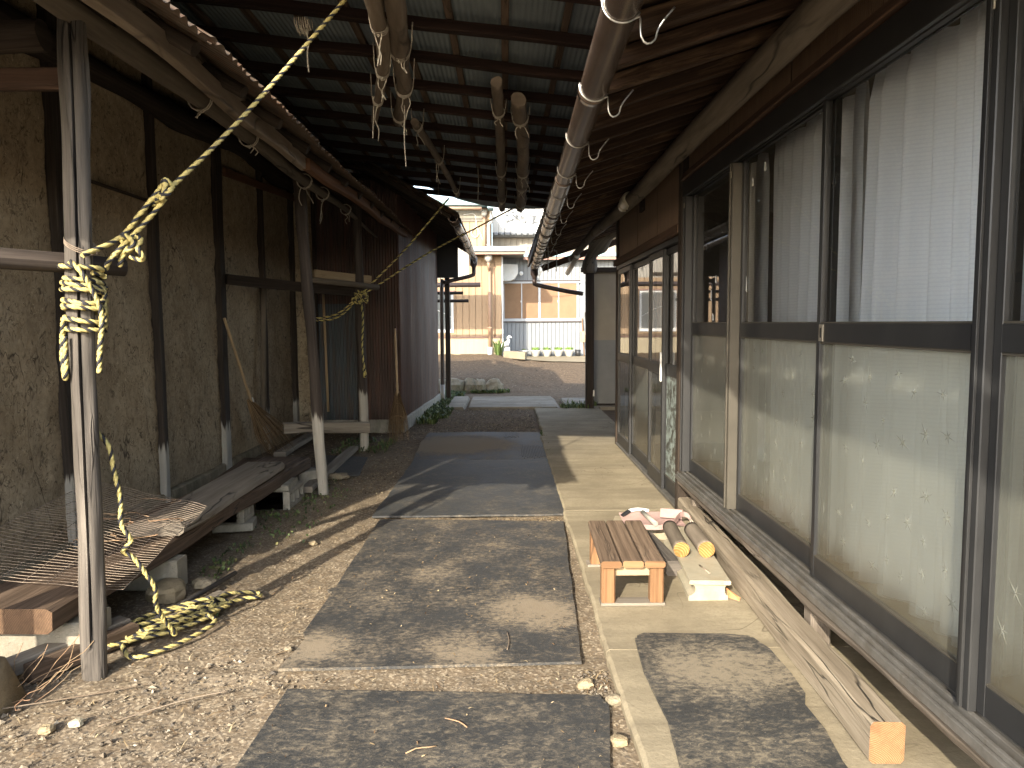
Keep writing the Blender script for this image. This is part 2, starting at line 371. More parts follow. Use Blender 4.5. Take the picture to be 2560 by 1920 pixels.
def rubber(name, dust, amt=0.5, spots=()):
    m = Mat(name); o = m.shift(m.ob(), 9.0); ob = m.ob()
    n1 = m.noise(o, 3.6, 8, 0.78, 0.3)
    n2 = m.noise(m.scale(o, (1, 1.7, 1)), 30, 8, 0.82, 0.6)
    base = m.mix(m.noise(o, 5, 4), (0.015, 0.0162, 0.0175), (0.040, 0.0415, 0.042))
    d = m.math('ADD', m.math('MULTIPLY', n1, 0.42), m.math('MULTIPLY', n2, 0.62))
    for (sx, sy, sr, ss) in spots:
        mp = m.n("Mapping"); m.l(ob, mp.inputs[0]); mp.inputs["Location"].default_value = (-sx, -sy, 0)
        ln = m.n("VectorMath", operation='LENGTH')
        sc_ = m.n("VectorMath", operation='MULTIPLY'); m.l(mp.outputs[0], sc_.inputs[0]); sc_.inputs[1].default_value = (1, 1, 0)
        m.l(sc_.outputs[0], ln.inputs[0])
        k = m.math('SUBTRACT', 1.0, m.math('DIVIDE', ln.outputs["Value"], sr), True)
        d = m.math('ADD', d, m.math('MULTIPLY', k, ss))
    f = m.math('MULTIPLY', m.ramp(d, [(0.49, 0.03), (0.545, 0.25), (0.63, 1.0)]), amt)
    col = m.mix(f, base, dust)
    wear = m.ramp(m.noise(o, 70, 3, 0.7), [(0.60, 0.0), (0.72, 0.22)])
    col = m.mix(wear, col, (0.095, 0.095, 0.09))
    v = m.vor(o, 55)
    grit = m.ramp(v, [(0.05, 1.0), (0.075, 0.0)])
    grit = m.math('MULTIPLY', grit, m.ramp(m.noise(o, 9, 2), [(0.48, 0.0), (0.55, 0.8)]))
    col = m.mix(grit, col, (0.46, 0.40, 0.30))
    m.base(col); m.rough(m.ramp(f, [(0.0, 0.62), (1.0, 0.95)])); m.spec(0.35)
    m.bump(m.math('ADD', m.noise(o, 130, 3, 0.6), m.math('MULTIPLY', f, 0.8)), 0.35, 0.006)
    return m.m
M['mat_near'] = rubber('mat_near', (0.34, 0.275, 0.185), 0.46)
M['mat_mid'] = rubber('mat_mid', (0.36, 0.285, 0.19), 0.50, ((0.42, -0.55, 0.30, 0.20), (-0.10, -0.05, 0.25, 0.08), (-0.55, -0.95, 0.22, 0.16), (0.1, -1.0, 0.25, 0.10)))
M['mat_far'] = rubber('mat_far', (0.30, 0.25, 0.18), 0.40)
M['mat_soiled'] = rubber('mat_soiled', (0.18, 0.135, 0.085), 0.98, ((-0.3, 0.0, 0.8, 0.35),))
M['mat_right'] = rubber('mat_right', (0.34, 0.28, 0.19), 0.50, ((0.05, 0.38, 0.36, 0.16),))

def glass(name, dust, tint=(0.99, 1.0, 0.99), dustc=(0.42, 0.40, 0.34)):
    m = Mat(name)
    tr = m.n("BsdfTransparent"); tr.inputs[0].default_value = tint + (1,)
    gl = m.n("BsdfGlossy"); gl.inputs["Roughness"].default_value = 0.015; gl.inputs[0].default_value = (0.95, 0.95, 0.95, 1)
    fr = m.n("Fresnel"); fr.inputs[0].default_value = 1.5
    mx = m.n("MixShader"); m.l(fr.outputs[0], mx.inputs[0]); m.l(tr.outputs[0], mx.inputs[1]); m.l(gl.outputs[0], mx.inputs[2])
    df = m.n("BsdfDiffuse"); df.inputs[0].default_value = dustc + (1,)
    n = m.noise(m.scale(m.ob(), (1, 1, 0.4)), 5, 6, 0.7)
    f = m.math('MULTIPLY', m.ramp(n, [(0.35, 0.35), (0.75, 1.0)]), dust)
    m2 = m.n("MixShader"); m.l(f, m2.inputs[0]); m.l(mx.outputs[0], m2.inputs[1]); m.l(df.outputs[0], m2.inputs[2])
    m.l(m2.outputs[0], m.out.inputs[0])
    return m.m
M['glass'] = glass('glass', 0.03)
M['glass_dusty'] = glass('glass_dusty', 0.14)

def frosted(name, body, amt, clear, rg=0.22):
    m = Mat(name)
    n = m.noise(m.scale(m.ob(), (1, 1, 0.5)), 3.5, 5, 0.7)
    g = m.noise(m.ob(), 420, 2)
    bmp = m.n("Bump"); m.l(g, bmp.inputs["Height"]); bmp.inputs["Strength"].default_value = 0.25; bmp.inputs["Distance"].default_value = 0.002
    sp = m.n("SeparateXYZ"); m.l(m.uv(), sp.inputs[0])
    dz = m.math('ADD', sp.outputs[1], m.math('MULTIPLY', m.noise(m.ob(), 6, 5, 0.7), -0.30))
    grime = m.ramp(dz, [(0.32, 0.85), (0.46, 0.0)])           # dust and splashed mud along the foot of the pane
    bc = m.mix(m.ramp(n, [(0.3, 0.0), (0.7, 1.0)]), tuple(x * 0.8 for x in body), body)
    df = m.n("BsdfDiffuse"); m.l(m.mix(grime, bc, (0.20, 0.165, 0.105)), df.inputs[0])
    tl = m.n("BsdfTranslucent"); tl.inputs[0].default_value = (0.56, 0.57, 0.50, 1)
    a = m.n("MixShader"); a.inputs[0].default_value = 0.35; m.l(df.outputs[0], a.inputs[1]); m.l(tl.outputs[0], a.inputs[2])
    tr = m.n("BsdfTransparent"); tr.inputs[0].default_value = (0.89, 0.90, 0.84, 1)
    rf = m.n("BsdfRefraction"); rf.inputs["Roughness"].default_value = 0.22; rf.inputs["IOR"].default_value = 1.05; rf.inputs[0].default_value = (0.89, 0.90, 0.84, 1)
    t2 = m.n("MixShader"); t2.inputs[0].default_value = 0.50; m.l(tr.outputs[0], t2.inputs[1]); m.l(rf.outputs[0], t2.inputs[2])
    b = m.n("MixShader"); b.inputs[0].default_value = clear; m.l(a.outputs[0], b.inputs[1]); m.l(t2.outputs[0], b.inputs[2])
    gl = m.n("BsdfGlossy"); gl.inputs["Roughness"].default_value = rg; m.l(bmp.outputs[0], gl.inputs["Normal"])
    fr = m.n("Fresnel"); fr.inputs[0].default_value = 1.45
    c = m.n("MixShader"); m.l(fr.outputs[0], c.inputs[0]); m.l(b.outputs[0], c.inputs[1]); m.l(gl.outputs[0], c.inputs[2])
    m.l(c.outputs[0], m.out.inputs[0])
    return m.m
M['frosted'] = frosted('frosted', (0.43, 0.435, 0.365), 0.5, 0.62)
M['frosted_star'] = frosted('frosted_star', (0.46, 0.465, 0.395), 0.5, 0.585, 0.26)

m = Mat('peeling'); o = m.ob()
n = m.noise(o, 16, 6, 0.75, 0.8)
m.base(m.mix(m.ramp(n, [(0.49, 0.0), (0.52, 1.0)]), (0.055, 0.055, 0.045), m.mix(m.noise(o, 40, 3), (0.16, 0.20, 0.19), (0.30, 0.35, 0.33)))); m.rough(0.35); m.spec(0.5)
M['peeling'] = m.m
m = Mat('lace'); o = m.ob()
w = m.n("TexWave", wave_type='BANDS', bands_direction='Z'); m.l(o, w.inputs["Vector"]); w.inputs["Scale"].default_value = 22.0; w.inputs["Distortion"].default_value = 0.8; w.inputs["Detail Scale"].default_value = 3
col = m.mix(m.ramp(w.outputs["Fac"], [(0.12, 0.0), (0.35, 1.0)]), (0.88, 0.89, 0.92), (0.94, 0.95, 0.97))
col = m.mix(m.ramp(m.noise(o, 140, 2), [(0.35, 0.35), (0.6, 0.0)]), col, (0.84, 0.85, 0.89))
df = m.n("BsdfDiffuse"); m.l(col, df.inputs[0])
tl = m.n("BsdfTranslucent"); m.l(col, tl.inputs[0])
a = m.n("MixShader"); a.inputs[0].default_value = 0.12; m.l(df.outputs[0], a.inputs[1]); m.l(tl.outputs[0], a.inputs[2])
tr = m.n("BsdfTransparent"); b = m.n("MixShader"); b.inputs[0].default_value = 0.04; m.l(a.outputs[0], b.inputs[1]); m.l(tr.outputs[0], b.inputs[2])
m.l(b.outputs[0], m.out.inputs[0])
M['lace'] = m.m

m = Mat('pebble')
geo = m.n("NewGeometry")
m.base(m.ramp(geo.outputs["Random Per Island"], [(0.0, (0.073, 0.064, 0.055)), (0.25, (0.121, 0.099, 0.073)), (0.6, (0.166, 0.134, 0.096)), (0.92, (0.211, 0.179, 0.134)), (1.0, (0.294, 0.268, 0.223))]))
m.rough(0.9); m.spec(0.2)
M['pebble'] = m.m
m = Mat('litter')
geo = m.n("NewGeometry")
m.base(m.ramp(geo.outputs["Random Per Island"], [(0.0, (0.061, 0.040, 0.025)), (0.35, (0.151, 0.097, 0.054)), (0.7, (0.288, 0.216, 0.122)), (1.0, (0.374, 0.310, 0.202))]))
m.rough(0.9); m.spec(0.15)
M['litter'] = m.m
m = Mat('blade')
geo = m.n("NewGeometry")
m.base(m.ramp(geo.outputs["Random Per Island"], [(0.0, (0.022, 0.037, 0.011)), (0.5, (0.053, 0.084, 0.022)), (0.85, (0.099, 0.124, 0.037)), (1.0, (0.161, 0.136, 0.062))]))
m.rough(0.6); m.spec(0.3)
M['blade'] = m.m

# ------------------------------------------------------------------ geometry helpers
ORG = {}                                          # world origin of each object
V3 = Vector
class MB:
    def __init__(s):
        s.v = []; s.f = []; s.uv = []; s.mi = []; s.sm = []
    def add(s, v, f, uv=None, mi=0, sm=False):
        o = len(s.v)
        s.v += [tuple(p) for p in v]
        for i, q in enumerate(f):
            s.f.append([o + k for k in q])
            s.uv.append(uv[i] if uv else [(s.v[o + k][0] + s.v[o + k][1], s.v[o + k][2]) for k in q])
            s.mi.append(mi if isinstance(mi, int) else mi[i]); s.sm.append(sm)
        return s
    def loft(s, rings, us, per, cap=True, mi=0, capmi=None, sm=False, closed=False, faceM=None):
        n = len(rings[0]); o = len(s.v)
        for r in rings:
            s.v += [tuple(p) for p in r]
        m = len(rings)
        for i in range(m if closed else m - 1):
            j = (i + 1) % m
            u0 = us[i]; u1 = us[i + 1] if i + 1 < len(us) else us[i] + (us[1] - us[0])
            for k in range(n):
                k2 = (k + 1) % n
                s.f.append([o + i * n + k, o + j * n + k, o + j * n + k2, o + i * n + k2])
                s.uv.append([(u0, per[k]), (u1, per[k]), (u1, per[k + 1]), (u0, per[k + 1])])
                s.mi.append(faceM[k] if faceM else mi); s.sm.append(sm)
        if cap and not closed:
            cm = mi if capmi is None else capmi
            for ri, rev in ((0, False), (m - 1, True)):
                q = [o + ri * n + k for k in range(n)]
                if rev: q.reverse()
                s.f.append(q); s.uv.append([(s.v[k][0] * .3 + s.v[k][1] * .3, s.v[k][2] * .3) for k in q]); s.mi.append(cm); s.sm.append(False)
        return s
    def beam(s, p0, p1, w, h, jit=0.0, segs=1, ch=None, mi=0, capmi=None, up=None, seed=0, bow=0.0, taper=1.0):
        p0 = V3(p0); p1 = V3(p1); ax = (p1 - p0); L = ax.length; ax /= L
        if up is None: up = V3((0, 0, 1)) if abs(ax.z) < 0.9 else V3((0, 1, 0))
        sd_ = ax.cross(V3(up)).normalized(); u_ = sd_.cross(ax)
        if ch is None: ch = min(w, h) * 0.10
        a, b = w / 2, h / 2
        prof = [(-a + ch, -b), (a - ch, -b), (a, -b + ch), (a, b - ch), (a - ch, b), (-a + ch, b), (-a, b - ch), (-a, -b + ch)]
        per = [0]
        for k in range(8):
            x0, y0 = prof[k]; x1, y1 = prof[(k + 1) % 8]; per.append(per[-1] + math.hypot(x1 - x0, y1 - y0))
        R = random.Random(seed * 131 + int(L * 1000))
        o1, o2 = R.random() * 90, R.random() * 90
        rings = []; us = []
        for i in range(segs + 1):
            t = i / segs; c = p0 + ax * (L * t)
            c = c + u_ * (bow * 4 * t * (1 - t))
            k = 1 + (taper - 1) * t
            if jit:
                c = c + sd_ * (noise.noise((t * L * 1.3, o1, 0)) * jit) + u_ * (noise.noise((t * L * 1.3, o2, 5)) * jit)
            ring = []
            for q, (x, y) in enumerate(prof):
                d = 1.0 + (noise.noise((t * L * 2.1, q * 1.7 + o1, o2)) * jit * 4 if jit else 0)
                ring.append(c + sd_ * (x * k * d) + u_ * (y * k * d))
            rings.append(ring); us.append(t * L)
        return s.loft(rings, us, per, True, mi, capmi)
    def tube(s, pts, r, n=8, cap=True, mi=0, capmi=None, rough=0.0, seed=0, sm=True, closed=False, lobes=None, twist=0.0, faceM=None, oval=1.0, ph0=0.0):
        pts = [V3(p) for p in pts]; m = len(pts)
        if not isinstance(r, (list, tuple)): r = [r] * m
        t = (pts[1] - pts[0]).normalized()
        nrm = t.cross(V3((0, 0, 1)))
        if nrm.length < 0.1: nrm = t.cross(V3((0, 1, 0)))
        nrm.normalize()
        rings = []; us = []; u = 0.0
        for i in range(m):
            if i: u += (pts[i] - pts[i - 1]).length
            if closed: tt = (pts[(i + 1) % m] - pts[i - 1])
            else: tt = pts[min(i + 1, m - 1)] - pts[max(i - 1, 0)]
            if tt.length > 1e-9: tt.normalize()
            else: tt = t
            nrm = (nrm - tt * nrm.dot(tt))
            if nrm.length < 1e-6: nrm = tt.orthogonal()
            nrm.normalize(); bn = tt.cross(nrm); t = tt
            ring = []
            for k in range(n):
                a = 2 * math.pi * k / n + twist * u + ph0
                rr = r[i]
                if lobes: rr = r[i] * lobes[k]
                if rough: rr *= 1 + rough * noise.noise((u * 3.1 + seed * 7.7, math.cos(a) * 1.1, math.sin(a) * 1.1 + seed))
                ring.append(pts[i] + nrm * (math.cos(a) * rr * oval) + bn * (math.sin(a) * rr))
            rings.append(ring); us.append(u)
        rm = max(r)
        per = [2 * math.pi * rm * k / n for k in range(n + 1)]
        return s.loft(rings, us, per, cap, mi, capmi, sm, closed, faceM)
    def box(s, lo, hi, mi=0, ch=0.0):
        x0, y0, z0 = lo; x1, y1, z1 = hi
        d = (x1 - x0, y1 - y0, z1 - z0)
        ax = max(range(3), key=lambda i: d[i])
        c = [(a + b) / 2 for a, b in zip(lo, hi)]
        if ax == 0: return s.beam((x0, c[1], c[2]), (x1, c[1], c[2]), d[1], d[2], ch=ch, mi=mi)
        if ax == 1: return s.beam((c[0], y0, c[2]), (c[0], y1, c[2]), d[0], d[2], ch=ch, mi=mi)
        return s.beam((c[0], c[1], z0), (c[0], c[1], z1), d[0], d[1], ch=ch, mi=mi, up=(0, 1, 0))
    def sheet(s, o, ud, ul, vd, vl, nu, nv, fn, mi=0, sm=True, uvs=None):
        """grid from o along ud (length ul) and vd (length vl), displaced by fn(u, v) -> Vector"""
        o = V3(o); ud = V3(ud).normalized(); vd = V3(vd).normalized()
        vs = []
        for j in range(nv + 1):
            for i in range(nu + 1):
                u = ul * i / nu; v = vl * j / nv
                vs.append(o + ud * u + vd * v + fn(u, v))
        fs = []; uv = []
        for j in range(nv):
            for i in range(nu):
                a = j * (nu + 1) + i
                fs.append([a, a + 1, a + nu + 2, a + nu + 1])
                uv.append([(ul * ii / nu, vl * jj / nv) for ii, jj in ((i, j), (i + 1, j), (i + 1, j + 1), (i, j + 1))])
        return s.add(vs, fs, uv, mi, sm)
    def lathe(s, c, prof, n=20, mi=0, axis=(0, 0, 1), sm=True):
        c = V3(c); ax = V3(axis).normalized(); a = ax.orthogonal().normalized(); b = ax.cross(a)
        rings = [[c + ax * z + a * (math.cos(2 * math.pi * k / n) * max(r, 1e-4)) + b * (math.sin(2 * math.pi * k / n) * max(r, 1e-4)) for k in range(n)] for r, z in prof]
        us = [i * 0.05 for i in range(len(prof))]
        return s.loft(rings, us, [k / n for k in range(n + 1)], True, mi, None, sm)
    def build(s, name, mats, parent=None, org=None, kind=None, label=None, cat=None, group=None):
        me = bpy.data.meshes.new(name)
        if org is None:
            xs = [p[0] for p in s.v]; ys = [p[1] for p in s.v]; zs = [p[2] for p in s.v]
            org = ((min(xs) + max(xs)) / 2, (min(ys) + max(ys)) / 2, (min(zs) + max(zs)) / 2 if parent is not None else min(zs))
        org = V3(org)
        vv = np.array(s.v, dtype=np.float64) - np.array(org)
        me.from_pydata(vv.tolist(), [], s.f)
        uvl = me.uv_layers.new(name="UVMap")
        flat = np.array([c for q in s.uv for p in q for c in p], dtype=np.float32)
        uvl.data.foreach_set("uv", flat)
        me.polygons.foreach_set("material_index", np.array(s.mi, dtype=np.int32))
        me.polygons.foreach_set("use_smooth", np.array(s.sm, dtype=bool))
        for x in (mats if isinstance(mats, (list, tuple)) else [mats]):
            me.materials.append(M[x])
        me.update()
        return link(name, me, parent, org, kind, label, cat, group)

def link(name, data, parent, org, kind=None, label=None, cat=None, group=None):
    ob = bpy.data.objects.new(name, data)
    COL.objects.link(ob)
    org = V3(org)
    if parent is not None:
        ob.parent = parent
        ob.location = org - ORG[parent.name]
    else:
        ob.location = org
    ORG[ob.name] = org
    if kind: ob['kind'] = kind
    if label: ob['label'] = label
    if cat: ob['category'] = cat
    if group: ob['group'] = group
    return ob

def thing(name, loc, label, cat, group=None):
    return link(name, None, None, loc, None, label, cat, group)

def copy_at(o, org, parent=None, label=None, group=None):
    """a copy of a thing or part with all its children, at a new origin"""
    c = o.copy(); COL.objects.link(c)
    org = V3(org)
    p = parent if parent is not None else None
    c.parent = p
    c.location = org - (ORG[p.name] if p is not None else V3((0, 0, 0)))
    ORG[c.name] = org
    if label: c['label'] = label
    if group: c['group'] = group
    for ch in [x for x in o.children]:
        copy_at(ch, org + (ORG[ch.name] - ORG[o.name]), c)
    return c

def spline(pts, step):
    pts = [V3(p) for p in pts]; out = []
    P = [pts[0] * 2 - pts[1]] + pts + [pts[-1] * 2 - pts[-2]]
    for i in range(1, len(P) - 2):
        a, b, c, d = P[i - 1], P[i], P[i + 1], P[i + 2]
        n = max(1, int((c - b).length / step))
        for k in range(n):
            t = k / n
            out.append(0.5 * ((2 * b) + (c - a) * t + (2 * a - 5 * b + 4 * c - d) * t * t + (3 * b - a - 3 * c + d) * t ** 3))
    out.append(pts[-1])
    return out

ROPE_LOBES = [1.0, 0.9, 0.62] * 3
ROPE_LOBES = [0.68, 1.0, 1.0, 0.68, 1.0, 1.0, 0.68, 1.0, 1.0]
def rope(mb, pts, r=0.011, step=0.014, pitch=0.105, dull=False):
    p = spline(pts, step)
    return mb.tube(p, r, 9, True, 0, 0, lobes=ROPE_LOBES, twist=2 * math.pi / pitch, faceM=[0, 0, 0, 0, 0, 0, 1, 1, 1], sm=True)

def twine(parent, c, ax, r, seed=0, tails=2, name='twine_tie', loops=2, tl=0.10, mat='twine', th=0.0035):
    R = random.Random(seed); mb = MB()
    ax = V3(ax).normalized(); a = ax.cross(V3((0, 0, 1)))
    if a.length < 0.1: a = V3((1, 0, 0))
    a.normalize(); b = ax.cross(a); c = V3(c)
    pts = []
    n = 14
    for k in range(n * loops + 1):
        t = 2 * math.pi * k / n
        off = (k / (n * loops) - 0.5) * 0.022 * loops + R.uniform(-0.003, 0.003)
        pts.append(c + (a * math.cos(t) + b * math.sin(t)) * (r + 0.004) + ax * off)
    low = c + V3((0, 0, -(r + 0.006)))
    for k in range(tails):
        q = [low, low + V3((R.uniform(-0.03, 0.03), R.uniform(-0.03, 0.03), 0.01))]
        for j in range(3):
            q.append(q[-1] + V3((R.uniform(-0.025, 0.025), R.uniform(-0.025, 0.025), -tl * R.uniform(0.25, 0.45))))
        mb.tube(spline(q, 0.02), th, 5, True)
    mb.tube(pts, th, 5, True)
    kn = [low + V3((R.uniform(-.012, .012), R.uniform(-.012, .012), R.uniform(-.012, .012))) for _ in range(7)]
    mb.tube(spline(kn, 0.01), th * 1.2, 5, True)
    return mb.build(name, mat, parent)

def smooth(e0, e1, x):
    t = min(1, max(0, (x - e0) / (e1 - e0))); return t * t * (3 - 2 * t)
def gz(x, y):
    """height of the bare ground"""
    k = smooth(-0.5, 0.5, x)
    w = 0.25 + 4.6 * k
    hm = 0.45 - 0.19 * smooth(-0.4, 0.6, x)
    h = 0.28 * smooth(14.95, 14.95 + w, y) + (hm - 0.28) * smooth(15.3, 23, y)
    return h
# ================================================================== SETTING
def axis_steps(segs):
    out = []
    for a, b, n in segs:
        out += [a + (b - a) * i / n for i in range(n)]
    return out + [segs[-1][1]]
xs = axis_steps([(-600, -60, 6), (-60, -8, 8), (-8, -3, 12), (-3, 1.0, 150), (1.0, 4, 14), (4, 30, 10), (30, 600, 6)])
ys = axis_steps([(-300, -30, 5), (-30, 1.2, 14), (1.2, 7.0, 200), (7.0, 14.5, 80), (14.5, 26, 90), (26, 60, 8), (60, 900, 8)])
V = []; F = []
for y in ys:
    for x in xs:
        z = gz(x, y)
        if -3.2 < x < 1.2 and 1.0 < y < 30:
            z += 0.010 * noise.noise((x * 2.2, y * 2.2, 0)) + 0.009 * noise.noise((x * 11, y * 11, 3)) + 0.006 * noise.noise((x * 27, y * 27, 7)) - 0.010
            if y > 15: z += 0.035 * noise.noise((x * 1.6, y * 1.1, 9)) + 0.02 * noise.noise((x * 5, y * 4, 2))
        else:
            z -= 0.010
        if x > 0.44 and -1 < y < 13.4: z = min(z, -0.03)
        if -1.2 < x < 3 and 11.95 < y < 13.9: z = -0.03
        V.append((x, y, z))
nx = len(xs)
for j in range(len(ys) - 1):
    for i in range(nx - 1):
        a = j * nx + i
        F.append([a, a + 1, a + nx + 1, a + nx])
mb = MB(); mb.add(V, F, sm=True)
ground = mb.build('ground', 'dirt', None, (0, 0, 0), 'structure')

# concrete pavement along the wooden house: slabs are parts
pave = link('concrete_pavement', None, None, (0.9, 6, 0), 'structure')
def slab(parent, x0, x1, y0, y1, z, mat, jag=0.010, name='slab', nx_=10, th=0.12, lift=0.004):
    mb = MB(); ny = max(4, int((y1 - y0) / 0.05)); top = []
    for j in range(ny + 1):
        y = y0 + (y1 - y0) * j / ny
        e = x0 + jag * (noise.noise((y * 3.1, x0, 0)) + 0.6 * noise.noise((y * 13, x0, 4)))
        row = [(e, y, z - th), (e - .002, y, z - 0.012), (e + 0.012, y, z)]
        for i in range(1, nx_):
            x = e + (x1 - e) * i / nx_
            row.append((x, y, z + lift * noise.noise((x * 1.3, y * 1.3, 1))))
        row.append((x1, y, z - th))
        top.append(row)
    n = len(top[0]); v = [p for r in top for p in r]; f = []
    for j in range(ny):
        for i in range(n - 1):
            a = j * n + i; f.append([a, a + 1, a + n + 1, a + n])
    f.append([i for i in range(n)][::-1]); f.append([ny * n + i for i in range(n)])
    mb.add(v, f, sm=False)
    return mb.build(name, mat, parent)
slab(pave, 0.42, 1.62, -1.0, 2.985, 0.030, 'concrete', 0.010)
slab(pave, 0.42, 1.62, 2.992, 5.285, 0.030, 'concrete', 0.012)
slab(pave, 0.425, 1.62, 5.297, 8.9, 0.030, 'concrete', 0.012)
slab(pave, 0.47, 1.62, 8.905, 11.86, 0.028, 'concrete', 0.02)
foot = link('footpath', None, None, (0.2, 13, 0), 'structure')
slab(foot, -1.08, -0.63, 12.02, 13.85, 0.028, 'path_concrete', 0.012, nx_=6)
slab(foot, -0.615, 1.0, 12.00, 13.78, 0.028, 'path_concrete', 0.006, nx_=10)
slab(foot, 1.015, 2.9, 11.95, 13.45, 0.028, 'path_concrete', 0.006, nx_=10)
# sunlit yard paving in front of the grey building
mb = MB()
v = []; f = []; nxx, nyy = 24, 14
for j in range(nyy + 1):
    for i in range(nxx + 1):
        a = i / nxx; b = j / nyy
        y1 = 25.15; x = 0.46 + 5.5 * a
        y0 = 21.0 + 2.5 * math.exp(-a * 9) + 0.25 * noise.noise((x * 2, 0, 0))
        y = y0 + (y1 - y0) * b
        v.append((x, y, gz(x, y) + 0.012 + 0.004))
for j in range(nyy):
    for i in range(nxx):
        a = j * (nxx + 1) + i; f.append([a, a + 1, a + nxx + 2, a + nxx + 1])
mb.add(v, f, sm=True); mb.build('yard', 'yard_concrete', None, (2, 23, 0), 'structure')

# ================================================================== CLAY SHED (left)
WX = -2.72
shed = thing('clay_shed', (WX, 6, 0), 'old clay walled shed with dark timber studs and a rusty tin eave', 'shed')
studs = [(1.56, .13), (3.05, .08), (4.55, .125), (5.76, .075), (7.06, .125), (8.29, .06), (9.44, .11)]
def clay_panel(y0, y1, z0=0.0, z1=3.75, x=WX, k=0):
    mb = MB(); nu = max(6, int((y1 - y0) / 0.035)); nv = int((z1 - z0) / 0.035)
    def fn(u, w):
        yy_, zz_ = y0 + u, z0 + w
        e = min(u, (y1 - y0) - u)
        d = 0.016 * noise.noise((yy_ * 1.7, zz_ * 1.7, k)) + 0.010 * noise.noise((yy_ * 7, zz_ * 7, k)) + 0.006 * noise.noise((yy_ * 21, zz_ * 21, k))
        d -= 0.016 * max(0, 1 - e / 0.05)
        return V3((d, 0, 0))
    mb.sheet((x, y0, z0), (0, 1, 0), y1 - y0, (0, 0, 1), z1 - z0, nu, nv, fn)
    return mb.build('clay_panel', 'clay', shed)
for i in range(len(studs) - 1):
    clay_panel(studs[i][0], studs[i + 1][0], k=i * 3.3)
for i, (y, w) in enumerate(studs):
    mb = MB()
    mb.beam((WX + 0.012, y, -0.05), (WX + 0.012, y + 0.01, 3.7), w, 0.075, 0.010, 26, seed=i, up=(1, 0, 0))
    mb.build('stud', 'stud_wood', shed)
    mb = MB()
    mb.beam((WX - 0.02, y + w / 2 + .03, 0.02), (WX - 0.02, (studs[i + 1][0] - studs[i + 1][1] / 2 - .03) if i + 1 < len(studs) else y + .3, 0.02), 0.14, 0.12, 0.012, 8, seed=i)
    mb.build('base_stone', 'stone', shed)
# near gable wall, back and inside darkness
mb = MB(); mb.sheet((WX, 1.5, 0), (-1, 0, 0), 3.6, (0, 0, 1), 3.3, 20, 20, lambda u, w: V3((0, 0.01 * noise.noise((u * 3, w * 3, 0)), 0)))
mb.build('gable_wall', 'clay', shed)
# wall plate: a long crooked log just proud of the wall
pts = [(WX + 0.06 + 0.02 * math.sin(y * 1.1), y, 3.10 + 0.055 * math.sin(y * 0.9 + 0.5) + 0.02 * math.sin(y * 2.7)) for y in axis_steps([(1.3, 9.5, 46)])]
mb = MB(); mb.tube(pts, [0.085 + 0.012 * math.sin(i * 0.5) for i in range(len(pts))], 12, rough=0.22, seed=3); mb.build('wall_plate', 'dark_wood', shed)
mb = MB(); mb.beam((WX + 0.075, 7.12, 2.84), (WX + 0.075, 9.4, 2.98), 0.03, 0.075, 0.004, 8); mb.build('brace_board', 'orange_wood', shed)
mb = MB(); mb.beam((WX + 0.05, 4.62, 2.33), (WX + 0.05, 5.7, 2.33), 0.02, 0.02); mb.build('tie_rod', 'dark_wood', shed)
# eave posts
def eave_post(p0, p1, r0, r1, mat, crack=True, k=0):
    n = 34; pts = []; rs = []
    for i in range(n + 1):
        t = i / n; c = V3(p0).lerp(V3(p1), t)
        c += V3((noise.noise((t * 3.1, k, 0)), noise.noise((t * 3.1, k, 9)), 0)) * 0.013
        pts.append(c); rs.append(r0 + (r1 - r0) * t)
    mb = MB(); N_ = 56 if crack else 18
    mb.tube(pts, rs, N_, rough=0.20, seed=k, sm=False)
    # a drying crack down the side that faces the yard: push a column of vertices inwards
    if crack:
        kk = min(range(N_), key=lambda q: (V3(mb.v[q]) - V3(pts[0])).dot(V3((0.30, -1, 0)).normalized()) * -1)
        for i in range(n + 1):
            q = i * N_ + kk; c = pts[i]
            d = (V3(mb.v[q]) - c); depth = 0.55 + 0.3 * noise.noise((i * 0.22, k, 2))
            if i > 2: mb.v[q] = tuple(c + d * (0.38 + 0.5 * noise.noise((i * .35, k, 6))))

    if k == 1:                                  # splintered foot
        for q in range(N_):
            x, y, z = mb.v[q]; mb.v[q] = (x, y, z + max(0, 0.07 * noise.noise((q * 1.3, 4, 4))))
    return mb.build('eave_post', mat, shed)
post1 = eave_post((-1.655, 2.86, -0.03), (-1.618, 2.88, 2.58), 0.046, 0.048, 'post_grey', True, 1)
eave_post((-1.52, 6.05, -0.03), (-1.66, 6.08, 2.60), 0.043, 0.046, 'post_mid', False, 2)
eave_post((-1.59, 8.2, -0.03), (-1.615, 8.2, 2.75), 0.050, 0.050, 'post_mid', False, 3)
eave_post((-2.34, 1.78, -0.03), (-2.30, 1.76, 2.65), 0.066, 0.060, 'post_grey', False, 4)
# long eave log on the posts, with twine ties
elog = [(-1.60 + 0.02 * math.sin(y * 1.3), y, 2.565 + 0.025 * math.sin(y * 1.7 + 1) - 0.012 * (y - 5)) for y in axis_steps([(1.0, 9.4, 50)])]
mb = MB(); mb.tube(elog, [0.072 - 0.0024 * i / 2 for i in range(51)], 12, rough=0.16, seed=6); el = mb.build('eave_log', 'log_wood', shed)
for i, (y, tl) in enumerate(((4.05, .05), (4.75, .05), (5.95, .13), (6.55, .20), (7.6, .08))):
    twine(el, (-1.60 + 0.02 * math.sin(y * 1.3), y, 2.565 + 0.025 * math.sin(y * 1.7 + 1) - 0.012 * (y - 5)), (0, 1, 0), 0.072 - 0.0072 * (y - 1.0) / 2, 20 + i, 2, tl=tl)
